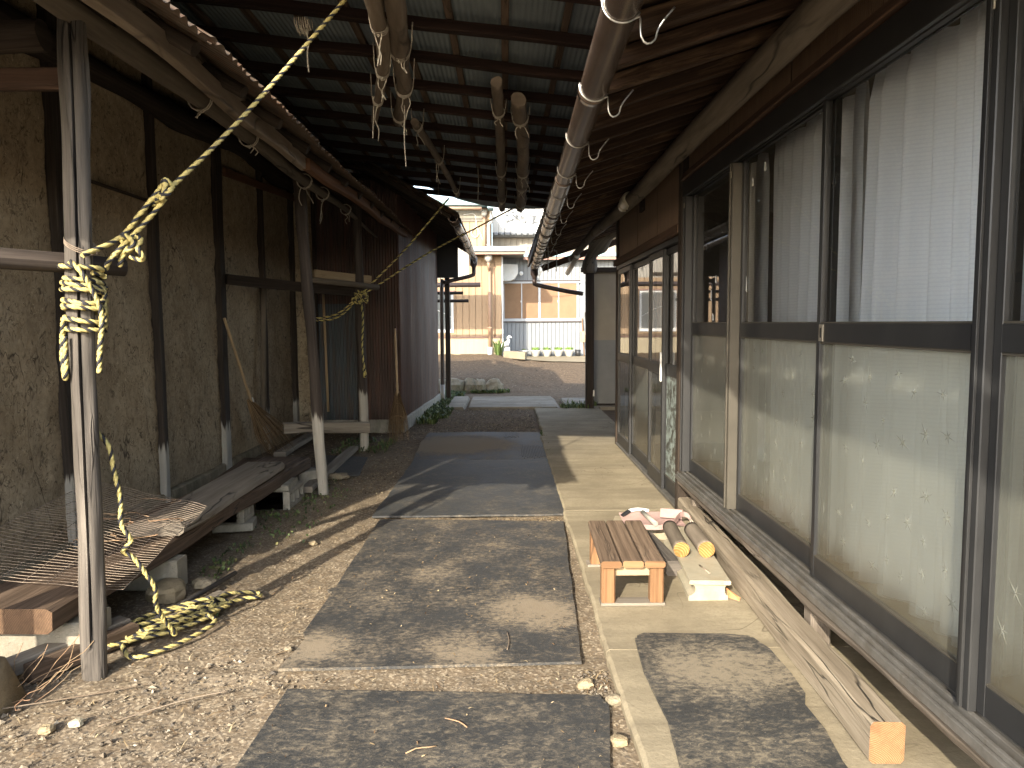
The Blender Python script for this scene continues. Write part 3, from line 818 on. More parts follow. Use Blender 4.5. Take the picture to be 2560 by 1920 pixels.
# bark-covered eave boards below the tin edge
for i, (a, b, w, h) in enumerate((((-1.36, 1.2, 2.53), (-1.34, 5.05, 2.47), 0.05, 0.085), ((-1.31, 5.0, 2.46), (-1.22, 9.2, 2.50), 0.055, 0.075), ((-1.48, 1.2, 2.66), (-1.42, 6.6, 2.60), 0.10, 0.03))):
    mb = MB(); mb.beam(a, b, w, h, 0.02, 26, seed=i + 4); mb.build('eave_board', ('bark_pole', 'orange_wood', 'log_wood')[i], shed)
# rafters, purlins and the corrugated tin
EX, EZ, SL = -1.15, 2.50, 0.60
def lroof(x): return EZ + SL * (EX - x)
for i in range(15):
    y = 1.35 + i * 0.56
    mb = MB(); mb.tube([(x, y + 0.02 * math.sin(x * 5 + i), lroof(x) - 0.055) for x in axis_steps([(-1.22, -3.4, 8)])], 0.032, 8, rough=0.25, seed=i); mb.build('rafter', 'dark_wood', shed)
for i, x in enumerate((-2.0, -2.35)):
    mb = MB(); mb.beam((x, 1.2, lroof(x) - 0.115), (x, 9.4, lroof(x) - 0.115), 0.05, 0.06, 0.01, 16, seed=i); mb.build('purlin', 'dark_wood', shed)
def corr(o, ud, ul, vd, vl, pitch, amp, nrm, nv=2, ragged=0.0, sag=0.0, seed=0, per=8, mb=None, fade=None):
    nrm = V3(nrm); mb = mb or MB(); nu = int(ul / pitch * per)
    vdn = V3(vd).normalized()
    def fn(u, v):
        k = 2 * math.pi * u / pitch
        d = nrm * (amp * math.sin(k) + 0.010 * sag * noise.noise((u * 1.5, v * 2, seed)))
        if ragged and v < 1e-6: d = d - vdn * (ragged * (0.5 + noise.noise((u * 3, seed, 0)) + 0.6 * noise.noise((u * 19, seed, 0))))
        return d
    mb.sheet(o, ud, ul, vd, vl, nu, nv, fn, sm=True)
    return mb
rn = V3((SL, 0, 1)).normalized(); rv = V3((-1, 0, SL)).normalized()
for i in range(5):
    y = 1.30 + i * 1.62
    mb = corr((EX + (0.02 * (i % 2)), y, EZ + 0.004 * i), (0, 1, 0), 1.68, rv, 4.0, 0.076, 0.010, rn, 6, 0.030, 1.0, i)
    mb.build('roof_sheet', 'tin_roof', shed)
mb = MB(); mb.sheet((-4.55, 1.3, 4.56), (0, 1, 0), 8.1, (-1, 0, -.6), 3, 4, 2, lambda u, v: V3((0, 0, 0))); mb.build('roof_sheet', 'tin_roof', shed)
# unseen boards added at the near gable overhang, above left, to shade yard and post
for i in range(9):
    x = -1.33 - i * 0.155
    mb = MB(); mb.beam((x, 1.47 + 0.012 * (i % 2), 2.42 + 0.04 * noise.noise((i * 2.1, 0, 0))), (x, 1.47 + 0.012 * (i % 2), lroof(x) - .03), 0.17, 0.015, up=(0, 1, 0)); mb.build('gable_shade_board', 'dark_wood', shed)
# beams from post to wall at the near end
mb = MB(); pts = [(x, 2.97, 2.50 + 0.03 * math.sin(x * 3)) for x in axis_steps([(-3.2, -1.78, 12)])]
mb.tube(pts, 0.06, 12, rough=0.2, seed=9); mb.build('cross_beam', 'dark_wood', shed)
mb = MB(); mb.beam((-2.75, 2.985, 2.36), (-1.64, 2.985, 2.36), 0.03, 0.085, 0.003, 8); mb.build('cross_board', 'brown_trim', shed)
mb = MB(); mb.tube([(-2.35, 2.70, 2.83), (-2.0, 2.77, 2.73), (-1.78, 2.83, 2.645)], [.05, .046, .042], 12, rough=0.2, seed=2); mb.build('rail_log', 'dark_wood', shed)
mb = MB(); mb.tube([(-2.60, 1.68, 1.67), (-2.25, 2.2, 1.655), (-1.70, 2.96, 1.645), (-1.58, 3.10, 1.64)], [.042, .040, .037, .036], 14, rough=0.18, seed=12, sm=True); rl = mb.build('rail_pole', 'post_mid', shed)  # darker post wood stands in for the shade on this pole
mb = MB()
for q in range(3):
    mb.tube([(-1.622 + 0.056 * math.cos(a) - .002, 2.872 + 0.056 * math.sin(a), 1.70 - 0.032 * math.cos(a + 0.5) + q * 0.007) for a in axis_steps([(0, 6.28, 18)])], 0.0022, 5)
mb.build('wire_tie', 'wire_rust', rl)
mb = MB(); mb.lathe((-1.555, 2.70, 2.63), [(0.0, 0.0), (0.022, 0.02), (0.034, 0.07), (0.042, 0.13), (0.05, 0.2), (0.0, 0.21)], 10, sm=False)
for i, p in enumerate(mb.v): mb.v[i] = (p[0] + 0.008 * noise.noise((i, 0, 0)), p[1] + 0.006 * noise.noise((0, i, 0)), p[2])
mb.build('rusty_hook', 'rust', shed)
# shelf rail and low rail between stud and posts
mb = MB(); mb.beam((-2.66, 7.10, 1.835), (-1.64, 8.22, 1.745), 0.05, 0.10, 0.012, 14, seed=3); mb.build('shelf_rail', 'dark_wood', shed)
mb = MB(); mb.beam((-2.35, 7.72, 0.30), (-1.52, 8.12, 0.265), 0.10, 0.115, 0.016, 14, seed=8); mb.build('low_rail', 'plank_pale', shed)

# ================================================================== IRON SHED (behind it)
iron = thing('iron_shed', (-2, 11, 0), 'corrugated iron shed with rusty reddish side wall and roof gutter', 'shed')
FY = 9.52
mb = MB(); mb.sheet((WX, FY + 0.01, 0), (1, 0, 0), 0.31, (0, 0, 1), 3.4, 10, 80, lambda u, w: V3((0, 0.012 * noise.noise((u * 5, w * 4, 0)), 0))); mb.build('clay_panel', 'clay', iron)
for x, mt, zt in ((-2.41, 'tin_blue', 0), (-1.885, 'tin_rust', 0)):
    mb = corr((x, FY + (0 if mt == 'tin_blue' else .003), 0.16), (1, 0, 0), 0.53, (0, 0, 1), 1.52 if mt == 'tin_blue' else 3.1, 0.036, 0.0065, (0, -1, 0), 10, sag=0.5, seed=x); mb.build('tin_sheet', mt, iron)
mb = corr((-2.41, FY - .006, 1.66), (1, 0, 0), 0.53, (0, 0, 1), 1.65, 0.036, 0.0065, (0, -1, 0), 8, sag=0.5, seed=4); mb.build('tin_sheet', 'tin_rust', iron)
mb = MB(); mb.box((-2.45, FY - 0.02, -0.1), (-1.36, FY + 0.10, 0.16)); mb.build('plinth', 'block_grey', iron)
mb = MB(); mb.beam((-2.42, FY - 0.03, 0.0), (-2.42, FY - 0.03, 3.4), 0.05, 0.05, 0.006, 10, up=(0, 1, 0)); mb.build('corner_stud', 'dark_wood', iron)
mb = MB(); mb.beam((-1.87, FY - 0.05, 0.0), (-1.87, FY - 0.05, 3.3), 0.06, 0.05, 0.01, 14, up=(0, 1, 0), seed=2); mb.build('corner_stud', 'dark_wood', iron)
# side wall along the passage
sx0, sx1, sy1 = -1.355, -1.185, 13.0
sdv = V3((sx1 - sx0, sy1 - FY, 0)); sl = sdv.length; sdn = sdv.normalized(); sn = V3((sdn.y, -sdn.x, 0))
k = 0
while k * 0.79 < sl:
    L = min(0.80, sl - k * 0.79)
    mb = corr(V3((sx0, FY, 0.14)) + sdn * (k * 0.79) + sn * (0.004 * (k % 2)), sdn, L, (0, 0, 1), 3.0, 0.055, 0.010, sn, 12, sag=0.7, seed=k + 3, per=6)
    mb.build('tin_sheet', 'tin_red', iron); k += 1
mb = MB(); mb.beam(V3((sx0, FY, 0.03)) - sn * 0.03, V3((sx1, sy1, 0.03)) - sn * 0.03, 0.14, 0.26, 0.01, 20); mb.build('plinth', 'block_grey', iron)
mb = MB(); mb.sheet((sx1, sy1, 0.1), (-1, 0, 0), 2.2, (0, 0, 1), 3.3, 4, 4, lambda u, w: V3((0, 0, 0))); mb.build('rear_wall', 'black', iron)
# roof: slopes down to a gutter over the passage
GX0, GX1, GZ = -0.60, -0.545, 2.60
def sroof(x): return GZ + 0.06 + 0.58 * (-0.60 - x)
for i in range(15):
    y = 8.85 + i * 0.30
    mb = MB(); mb.beam((-0.64, y, sroof(-.64) - 0.03), (-2.6, y, sroof(-2.6) - 0.03), 0.05, 0.06, 0.003, 3, seed=i); mb.build('rafter', 'dark_wood', iron)
for i in range(7):
    x = -0.70 - i * 0.27
    mb = MB(); mb.beam((x, 8.75, sroof(x) + 0.012), (x, 13.25, sroof(x) + 0.012), 0.255, 0.014, 0.004, 6, up=rn, seed=i); mb.build('roof_board', 'roof_board', iron)
mb = corr((-0.55, 8.72, sroof(-.55) + 0.045), (0, 1, 0), 4.6, (-1, 0, .58), 2.6, 0.15, 0.022, rn, 2, 0.01, 0, 5); mb.build('roof_sheet', 'tin_roof', iron)
mb = MB(); mb.sheet((-3.0, 8.72, 4.1), (0, 1, 0), 4.6, (-1, 0, -.55), 2.6, 2, 2, lambda u, v: V3((0, 0, 0))); mb.build('roof_sheet', 'tin_roof', iron)
def half_gutter(parent, p0, p1, r, mat, n=10, segs=6, th=0.004, joints=()):
    p0 = V3(p0); p1 = V3(p1); ax = (p1 - p0).normalized(); L = (p1 - p0).length
    sd_ = ax.cross(V3((0, 0, 1))).normalized(); mb = MB(); us = [i / segs * L for i in range(segs + 1)]; rings = []
    prof = [(math.cos(math.pi + math.pi * k / n), math.sin(math.pi + math.pi * k / n)) for k in range(n + 1)]
    full = [(x * r, y * r) for x, y in prof] + [(x * (r - th), y * (r - th)) for x, y in reversed(prof)]
    for u in us:
        rings.append([p0 + ax * u + sd_ * x + V3((0, 0, 1)) * y for x, y in full])
    mb.loft(rings, us, [0.02 * i for i in range(len(full) + 1)], True, sm=True)
    g = mb.build('gutter', mat, parent)
    for u in joints:
        mb = MB(); rr = r + 0.004
        full2 = [(math.cos(math.pi * (1 + k / n)) * rr, math.sin(math.pi * (1 + k / n)) * rr) for k in range(n + 1)] + [(math.cos(math.pi * (2 - k / n)) * (rr - .003), math.sin(math.pi * (2 - k / n)) * (rr - .003)) for k in range(n + 1)]
        mb.loft([[p0 + ax * (u + d) + sd_ * x + V3((0, 0, 1)) * y for x, y in full2] for d in (0, 0.07)], [0, .07], [0.02 * i for i in range(len(full2) + 1)], True, sm=True)
        mb.build('gutter_joint', mat, g)
    return g
g2 = half_gutter(iron, (GX0, 8.7, GZ + 0.03), (GX1, 13.05, GZ - 0.04), 0.058, 'gutter', joints=(1.2, 2.6, 3.9))
def hook(parent, c, r, out, mat='wire_bright', drop=0.07, th=0.0034):
    """wire bracket: arc under the gutter, then a U-shaped hook and a strut back to the eave"""
    c = V3(c); mb = MB(); pts = [c + V3((-r * math.cos(a) * 1.04, 0, -r * math.sin(a) * 1.04)) for a in axis_steps([(-0.2, 2.6, 14)])]
    mb.tube(pts, th, 6)
    e = pts[-1]; o = out
    q = [pts[-3], e + V3((0.0 * o, 0, -0.012)), e + V3((0.004 * o, 0, -drop)), e + V3((0.022 * o, 0, -drop - .022)), e + V3((0.046 * o, 0, -drop - .010)), e + V3((0.055 * o, 0.0, -drop + 0.02)), e + V3((0.075 * o, 0, -drop + 0.05)), e + V3((0.105 * o, 0.0, -drop + .085))]
    mb.tube(spline(q, 0.01), th, 6)
    return mb.build('gutter_hook', mat, parent)
for i in range(6):
    y = 9.0 + i * 0.78
    hook(g2, (GX0 + (GX1 - GX0) * (y - 8.7) / 4.35, y, GZ + 0.03 - 0.07 * (y - 8.7) / 4.35), 0.058, -1, 'wire_dull')
mb = MB(); mb.lathe((GX1, 13.06, 2.30), [(0.034, 0), (0.036, .08), (0.062, .12), (0.066, .24), (0.05, .27)], 14); dpp = mb.build('downpipe', 'pipe_dark', iron)
mb = MB(); mb.tube(spline([(GX1, 13.06, 2.36), (GX1, 13.06, 2.27), (GX1 - .06, 13.06, 2.23), (-0.98, 13.04, 2.14), (-1.08, 13.04, 2.10), (-1.11, 13.04, 2.02), (-1.12, 13.04, 0.1)], 0.03), 0.034, 12); mb.build('pipe_run', 'pipe_dark', dpp)
mb = MB(); mb.tube([(-1.12, 13.04, 0.0), (-1.12, 13.04, 0.32)], 0.042, 12); mb.build('pipe_shoe', 'grey_pvc', dpp)
mb = MB(); mb.beam((-1.03, 13.25, -0.05), (-1.03, 13.25, 2.6), 0.085, 0.085, 0.006, 8, up=(0, 1, 0)); mb.build('roof_post', 'dark_wood', iron)
mb = MB(); mb.box((-1.6, 13.02, 2.20), (-0.82, 13.10, 3.0)); mb.build('verge_board', 'black', iron)
for x, z in ((-0.9, 1.98), (-0.8, 1.83)):
    mb = MB(); mb.tube([(-1.7, 14.2, z + .0), (x + .1, 14.2, z)], 0.03, 8); mb.build('eave_rail', 'dark_wood', iron)
# ================================================================== CANOPY over the passage
canopy = thing('canopy_roof', (-0.7, 6, 2.9), 'open canopy roof of dark joists and pale corrugated sheet over the passage', 'roof')
def cz(x): return 3.0 - 0.115 * x
cn = V3((0.115, 0, 1)).normalized()
CX0, CX1 = -2.42, 1.12
for i in range(14):
    y = 2.60 + 0.57 * i + 0.02 * noise.noise((i * 3.3, 0, 0))
    mb = MB(); mb.beam((CX0, y, cz(CX0) + 0.04), (CX1, y + .01, cz(CX1) + 0.04), 0.055, 0.062, 0.012, 16, seed=i + 2); mb.build('joist', 'red_wood', canopy)
for i in range(11):
    x = -2.15 + 0.31 * i
    mb = MB(); mb.beam((x + 0.02 * math.sin(i * 5), 2.42, cz(x) + 0.088), (x + 0.02 * math.cos(i * 3), 10.05, cz(x) + 0.088), 0.042, 0.030, 0.004, 14, up=cn, seed=i); mb.build('batten', 'batten', canopy)
for i in range(4):
    mb = corr((CX0 - .05 + i * 0.90, 2.40, cz(CX0 - .05 + i * .9) + 0.113 + 0.002 * (i % 2)), (1, 0, -0.115), 0.93, (0, 1, 0), 7.75, 0.032, 0.004, cn, 10, 0, 0.8, i + 30, per=5)
    mb.build('roof_sheet', 'canopy_sheet', canopy)
# far edge: a sagging sheet hangs from the last joist
mb = MB(); vs = []; fs = []; n = 40
for i in range(n + 1):
    x = -1.05 + 2.2 * i / n
    zb = 3.25 - 0.30 * smooth(-1.0, 0.1, x)
    zb = 3.235 - 0.31 * (1 - ((x - 0.25) / 1.30) ** 2) if x < 0.25 else 2.925 + 0.012 * (x - .25)
    for q, z in enumerate((cz(x) + 0.115, zb + .01, zb)):
        vs.append((x, 10.03 + (0.02 if q else 0) + 0.01 * math.sin(i), max(z, zb) if q == 0 else z))
for i in range(n):
    for q in range(2):
        a = i * 3 + q; fs.append([a, a + 3, a + 4, a + 1])
mb.add(vs, fs, sm=True); mb.build('end_sheet', 'canopy_sheet', canopy)
for x in (-2.38, 1.0):
    mb = MB(); mb.beam((x, 2.5, cz(x) - 0.055), (x, 9.9, cz(x) - 0.055), 0.09, 0.09, 0.006, 10); mb.build('bearer', 'dark_wood', canopy)

# poles slung under the canopy
def pole(pts, r0, r1, label, ties, seed, tl=0.09):
    p = spline(pts, 0.07); n = len(p)
    t = thing('wooden_pole', p[0], label, 'pole', 'poles tied under the canopy roof')
    mb = MB(); mb.tube(p, [r0 + (r1 - r0) * i / (n - 1) for i in range(n)], 12, rough=0.24, seed=seed)
    mb.build('shaft', 'bark_pole', t)
    for i, f in enumerate(ties):
        k = int(f * (n - 1)); a = (p[min(k + 1, n - 1)] - p[max(k - 1, 0)])
        rr = r0 + (r1 - r0) * f
        twine(t, p[k], a, rr, seed * 10 + i, 2, 'twine_tie', 3, tl * rnd.uniform(0.7, 1.6))
        c = p[k]; mb = MB()                                # sling up to the joist
        for sgn in (-1, 1):
            mb.tube(spline([c + V3((sgn * (rr + .004), 0, -0.01)), c + V3((sgn * (rr + .014), 0.004, 0.05)), V3((c.x + sgn * (rr + .02), c.y + .01, cz(c.x) - 0.005))], 0.03), 0.0035, 5)
        mb.build('sling', 'twine', t)
pole([(-0.54, 2.5, 2.93), (-0.60, 3.5, 2.91), (-0.66, 4.2, 2.90), (-0.80, 4.9, 2.90), (-0.96, 5.6, 2.89)], 0.054, 0.024, 'knobbly bark pole under the canopy, thin end nearest the yellow rope', (0.45, 0.68, 0.85), 1, 0.16)
pole([(-0.45, 2.5, 2.95), (-0.50, 3.5, 2.91), (-0.59, 4.4, 2.90), (-0.63, 4.8, 2.88), (-0.78, 5.62, 2.90)], 0.056, 0.044, 'thick crooked bark pole under the canopy, beside the knobbly one', (0.55, 0.74, 0.97), 2)
pole([(-0.68, 5.75, 2.93), (-0.60, 7.2, 2.92), (-0.54, 8.75, 2.90)], 0.030, 0.028, 'slim slanting pole under the canopy, pointing at the strip of sky', (0.06, 0.45, 0.95), 3, 0.14)
pole([(-0.045, 4.75, 2.905), (-0.03, 6.2, 2.90), (-0.03, 9.65, 2.87)], 0.036, 0.042, 'long slender straight pole under the canopy, left of the stouter straight one', (0.17, 0.58, 0.88), 4, 0.06)
pole([(0.095, 5.1, 2.90), (0.17, 6.6, 2.89), (0.205, 9.5, 2.86)], 0.053, 0.055, 'stout straight pole under the canopy, nearest the roof gutter', (0.12, 0.55, 0.72, 0.95), 5, 0.08)
# loose twine hanging from the joists
def skein(c, label, tail, seed, n=7):
    t = MB(); R = random.Random(seed); c = V3(c)
    for i in range(n):
        x = c.x + i * 0.012; d = 0.09 + R.uniform(-.02, .035)
        t.tube(spline([V3((x, c.y - .02, c.z)), V3((x + .006, c.y - .035, c.z - d * .5)), V3((x + .02, c.y - .02, c.z - d)), V3((x + .016, c.y + .03, c.z - d * .4)), V3((x + .01, c.y + .03, c.z + .01))], 0.03), 0.0036, 5)
    t.tube(spline([c + V3((.07, -.03, -.07)), c + V3((.078, -.03, -.15)), c + V3((.07, -.03, -.2)), c + V3((.076, -.03, -.2 - tail))], 0.03), 0.0045, 5)
    t.build('twine_skein', 'twine', None, c, None, label, 'twine')
skein((-1.16, 4.27, 3.10), 'small hank of pale twine draped over a canopy joist beside the yellow rope', 0.10, 3)
def strand(pts, label, r=0.004, mat='twine', name='twine_strand', cat='twine', grp=None):
    mb = MB(); mb.tube(spline(pts, 0.03), r, 5); mb.build(name, mat, None, V3(pts[0]), None, label, cat, grp)
strand([(-0.27, 7.72, 3.0), (-0.265, 7.71, 2.85), (-0.272, 7.70, 2.66)], 'single twine end dangling from a joist, left of the slender straight pole')
strand([(-0.66, 5.0, 2.95), (-0.655, 5.0, 2.8), (-0.66, 5.0, 2.62), (-0.652, 5.0, 2.44)], 'long loose twine dangling between the two crooked bark poles')
strand([(-0.72, 8.2, 2.95), (-0.72, 8.2, 2.72), (-0.69, 8.2, 2.60)], 'thin dark cord hanging near the shed roof corner', 0.003, 'wire_rust', 'cord', 'cord')

# ================================================================== WOODEN HOUSE (right)
HX = 1.27
house = thing('wooden_house', (HX, 5, 0), 'wooden house with dark framed sliding glass doors and a deep eave', 'house')
def rroof(x): return 2.375 + 0.31 * (x - 0.36)
# rafters and roof boards
for i in range(42):
    y = -0.9 + 0.318 * i
    mb = MB(); mb.beam((0.375 + 0.01 * noise.noise((i, 0, 0)), y, rroof(.375) + 0.01), (2.2, y + .01, rroof(2.2) + 0.01), 0.052, 0.066, 0.005, 5, seed=i); mb.build('rafter', 'roof_board', house)
for i in range(84):
    y = -1.0 + 0.159 * i; n = V3((-0.31, 0, 1)).normalized(); dz = .003 * (i % 2) + .006 * rnd.random()
    mb = MB(); mb.beam((0.385 + .012 * rnd.random(), y + .08, rroof(.39) + 0.056 + dz), (2.2, y + .08 + .01 * rnd.random(), rroof(2.2) + 0.056 + dz), 0.152 + .01 * rnd.random(), 0.010, 0.003, 4, up=n, seed=i); mb.build('roof_board', 'roof_board', house)
mb = MB(); mb.beam((0.352, -1.0, rroof(.352) + 0.02), (0.40, 12.4, rroof(.40) - .01), 0.03, 0.085, 0.006, 30, seed=3); mb.build('fascia', 'bark_pole', house)
mb = corr((0.385, -1.05, rroof(.385) + 0.085), (0, 1, 0), 13.5, (1, 0, .31), 2.1, 0.22, 0.02, V3((-.31, 0, 1)).normalized(), 1, 0.01, 0, 7, per=6); mb.build('roof_tile_course', 'tin_rust', house)
mb = MB(); mb.beam((0.62, 12.36, 2.30), (2.2, 12.36, 2.86), 0.05, 0.10, 0.004, 6); mb.build('barge_board', 'brown_trim', house)
# eave purlin log
pts = [(1.13 + 0.012 * math.sin(y * 1.1) - 0.006 * (y - 5) * 0.3, y, 2.50 + 0.012 * math.sin(y * 0.8)) for y in axis_steps([(-1, 9.2, 60)])]
mb = MB(); mb.tube(pts, [0.072 - 0.0002 * i for i in range(len(pts))], 14, rough=0.12, seed=8); mb.build('eave_log', 'log_wood', house)
pts = [(1.10 - 0.005 * (y - 9), y, 2.50 - 0.035 * (y - 9) * .6) for y in axis_steps([(9.0, 12.1, 16)])]
mb = MB(); mb.tube(pts, 0.048, 12, rough=0.14, seed=5); mb.build('eave_log', 'log_wood', house)
# wall above the glazing: ribbed boards
def ribbed(y0, y1, z0, z1, x=1.262, pitch=0.0148):
    mb = MB(); n = int((y1 - y0) / pitch); vs = []; fs = []
    prof = [(0, 0), (0.62, 0), (0.74, 0.0035), (0.88, 0.0035)]
    for k in range(n):
        for t, d in prof:
            y = y0 + (k + t) * pitch
            vs += [(x + d, y, z0), (x + d, y, z1)]
    for i in range(len(vs) // 2 - 1):
        fs.append([2 * i, 2 * i + 2, 2 * i + 3, 2 * i + 1][::-1])
    mb.add(vs, fs); return mb.build('wall_board', 'ribbed_board', house)
ys_ = [-1.0, 0.6, 1.5, 2.41, 3.32, 4.23, 5.13]
for a, b in zip(ys_[:-1], ys_[1:]): ribbed(a, b - 0.004, 2.36, 2.78)
for a, b in ((5.25, 6.16), (6.165, 7.07), (7.075, 8.2)): ribbed(a, b - .004, 2.06, 2.78)
mb = MB(); mb.beam((1.245, -1.0, 2.385), (1.245, 5.13, 2.385), 0.055, 0.055, 0.003, 20, up=(0.35, 0, 1)); mb.build('lintel_trim', 'brown_trim', house)
mb = MB(); mb.beam((1.245, 5.22, 2.055), (1.245, 8.28, 2.055), 0.07, 0.07, 0.003, 16); mb.build('lintel_trim', 'brown_trim', house)
mb = MB(); mb.beam((1.265, 5.18, 0.0), (1.265, 5.18, 2.75), 0.095, 0.10, 0.003, 14, up=(0, 1, 0)); mb.build('wall_post', 'dark_wood', house)
mb = MB(); mb.beam((1.29, 8.24, 0.0), (1.29, 8.24, 2.75), 0.10, 0.09, 0.003, 14, up=(0, 1, 0)); mb.build('wall_post', 'dark_wood', house)
# interior room and dark underfloor
mb = MB(); mb.add([(3.4, -1, .4), (3.4, 8.2, .4), (3.4, 8.2, 2.6), (3.4, -1, 2.6), (1.33, 8.2, .4), (1.33, 8.2, 2.6), (1.33, -1, 2.6), (1.33, -1, .4)], [[0, 1, 2, 3], [1, 4, 5, 2], [3, 2, 5, 6], [0, 3, 6, 7]]); mb.build('inner_wall', 'room', house)
mb = MB(); mb.box((1.33, -1, 0.36), (3.4, 5.2, 0.40)); mb.build('inner_floor', 'room_floor', house)
mb = MB(); mb.box((1.33, 5.2, 0.0), (3.4, 8.2, 0.035)); mb.build('inner_floor', 'room_floor', house)
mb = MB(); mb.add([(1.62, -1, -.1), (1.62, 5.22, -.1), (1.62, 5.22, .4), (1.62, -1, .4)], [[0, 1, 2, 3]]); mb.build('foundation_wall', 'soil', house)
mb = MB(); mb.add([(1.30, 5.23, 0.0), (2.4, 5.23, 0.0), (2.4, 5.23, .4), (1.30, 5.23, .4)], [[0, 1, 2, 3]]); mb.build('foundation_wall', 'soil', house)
# sill beam with a waney lower edge, and struts below
mb = MB(); rings = []; us = []
for i in range(90):
    y = -0.9 + 6.0 * i / 89
    zb = 0.232 + 0.022 * noise.noise((y * 1.9, 3, 0)) + 0.010 * noise.noise((y * 6, 3, 0))
    rings.append([V3((1.215, y, 0.305)), V3((1.205, y, 0.29)), V3((1.212 + .012 * noise.noise((y * 3, 0, 0)), y, zb + 0.03)), V3((1.235, y, zb)), V3((1.30, y, zb + 0.01)), V3((1.30, y, 0.305))]); us.append(y)
mb.loft(rings, us, [0, .02, .10, .16, .22, .36, .45], True); mb.build('sill_beam', 'sill_wood', house)
for y, s in ((2.98, 0), (4.9, 1), (0.6, 2)):
    mb = MB(); mb.beam((1.30, y, 0.02), (1.30, y, 0.27), 0.085, 0.085, 0.006, 4, up=(0, 1, 0), seed=s); mb.build('sill_strut', 'sill_wood', house)
# aluminium window track
mb = MB()
for x0, x1, z0, z1 in ((1.19, 1.245, 0.306, 0.335), (1.200, 1.212, 0.336, 0.352), (1.226, 1.240, 0.336, 0.362), (1.252, 1.266, 0.336, 0.366), (1.278, 1.292, 0.336, 0.366), (1.247, 1.31, 0.306, 0.332)):
    mb.box((x0, -0.9, z0), (x1, 5.10, z1), ch=0.002)
mb.build('window_track', 'alu_track', house)
mb = MB()
for x0, x1, z0, z1 in ((1.215, 1.235, 2.245, 2.35), (1.236, 1.31, 2.30, 2.35), (1.252, 1.262, 2.25, 2.299), (1.280, 1.290, 2.25, 2.299)):
    mb.box((x0, -0.9, z0), (x1, 5.10, z1), ch=0.002)
mb.build('window_head', 'alu', house)
for y, mt in ((5.07, 'alu'), (4.03, 'alu_pale'), (1.895, 'alu'), (-.3, 'alu')):
    mb = MB(); mb.box((1.222, y - .028, 0.364), (1.312, y + .028, 2.246), ch=0.003); mb.box((1.213, y - .006, 0.366), (1.2215, y + .006, 2.243), ch=0.001); mu = mb.build('window_mullion', mt, house)
    mb = MB(); mb.lathe((1.2205, y, 0.43), [(0.006, 0), (0.006, 0.003), (0.0, 0.004)], 8, axis=(-1, 0, 0)); mb.build('screw', 'handle_metal', mu)
    mb = MB(); mb.box((1.217, y - .012, 2.17), (1.2218, y + .012, 2.205), ch=0.002); mb.build('latch', 'handle_metal', mu)
star_rnd = random.Random(4)
def star_mb(mb, x, y, z, s, side=-1):
    pts = []; k = 12; a0 = star_rnd.random() * 3
    for i in range(k):
        r = s * ((1.0 if i % 6 == 0 else 0.62) if i % 2 == 0 else 0.17) * star_rnd.uniform(0.8, 1.2)
        a = a0 + 2 * math.pi * i / k
        pts.append((x, y + r * math.cos(a), z + r * math.sin(a)))
    v = pts + [(x + side * 0.0011, y, z)]
    mb.add(v, [[(i + 1) % k, i, k] for i in range(k)])
def sash(y0, y1, x, z0, z1, zr0, zr1, frame='alu', stars=True, handle=None, sw=0.032, lower='frosted', upper='glass', bot=0.085, topw=0.045):
    """one sliding leaf; y0 < y1"""
    w = 0.026
    mb = MB()
    mb.box((x - w / 2, y0, z0), (x + w / 2, y0 + sw, z1), ch=0.002); mb.box((x - w / 2, y1 - sw, z0), (x + w / 2, y1, z1), ch=0.002)
    mb.box((x - w / 2 + .001, y0 + sw, z0), (x + w / 2 - .001, y1 - sw, z0 + bot), ch=0.002)
    mb.box((x - w / 2 + .001, y0 + sw, z1 - topw), (x + w / 2 - .001, y1 - sw, z1), ch=0.002)
    s_ = mb.build('sliding_sash', frame, house)
    mb = MB(); mb.box((x - w / 2 - .001, y0 + sw, zr0), (x + w / 2 - .001, y1 - sw, zr1), ch=0.003); mb.build('mid_rail', frame, s_)
    mb = MB()
    for za, zb in ((zr1, zr1 + .006), (z0 + bot, z0 + bot + .006), (zr0 - .006, zr0)):
        mb.box((x - w / 2 + .0015, y0 + sw, za), (x + w / 2 - .002, y1 - sw, zb))
    mb.build('glazing_bead', 'alu_pale', s_, kind='stuff')
    for za, zb, mt, nm in ((z0 + bot, zr0, lower, 'lower_pane'), (zr1, z1 - topw, upper, 'upper_pane')):
        mb = MB(); mb.add([(x, y0 + sw * .8, za), (x, y1 - sw * .8, za), (x, y1 - sw * .8, zb), (x, y0 + sw * .8, zb)], [[0, 1, 2, 3][::-1]]); mb.build(nm, mt, s_)
    if stars:
        mb = MB(); pl = []
        tries = 0
        while len(pl) < int(34 * (y1 - y0)) and tries < 900:
            tries += 1
            y = star_rnd.uniform(y0 + sw + .03, y1 - sw - .03); z = star_rnd.uniform(z0 + bot + .03, zr0 - .03)
            if all(math.hypot(y - a, z - b) > 0.088 for a, b in pl): pl.append((y, z))
        for y, z in pl: star_mb(mb, x - .0005, y, z, star_rnd.uniform(0.026, 0.044))
        mb.build('star_relief', 'frosted_star', s_, kind='stuff')
    if handle is not None:
        mb = MB(); mb.box((x - w / 2 - .005, handle - .019, zr0 + .004), (x - w / 2 - .0012, handle + .019, zr1 - .004), ch=0.001); mb.build('pull_handle', 'handle_metal', s_)
        mb = MB(); mb.box((x - w / 2 - .0065, handle - .006, zr0 + .018), (x - w / 2 - .0052, handle + .006, zr1 - .018)); mb.build('pull_recess', 'black', s_)
    return s_
Z0, Z1, ZR0, ZR1 = 0.367, 2.292, 1.318, 1.392
sash(4.06, 5.04, 1.285, Z0, Z1, ZR0, ZR1)
sash(2.885, 4.00, 1.285, Z0, Z1, ZR0, ZR1, handle=2.955)
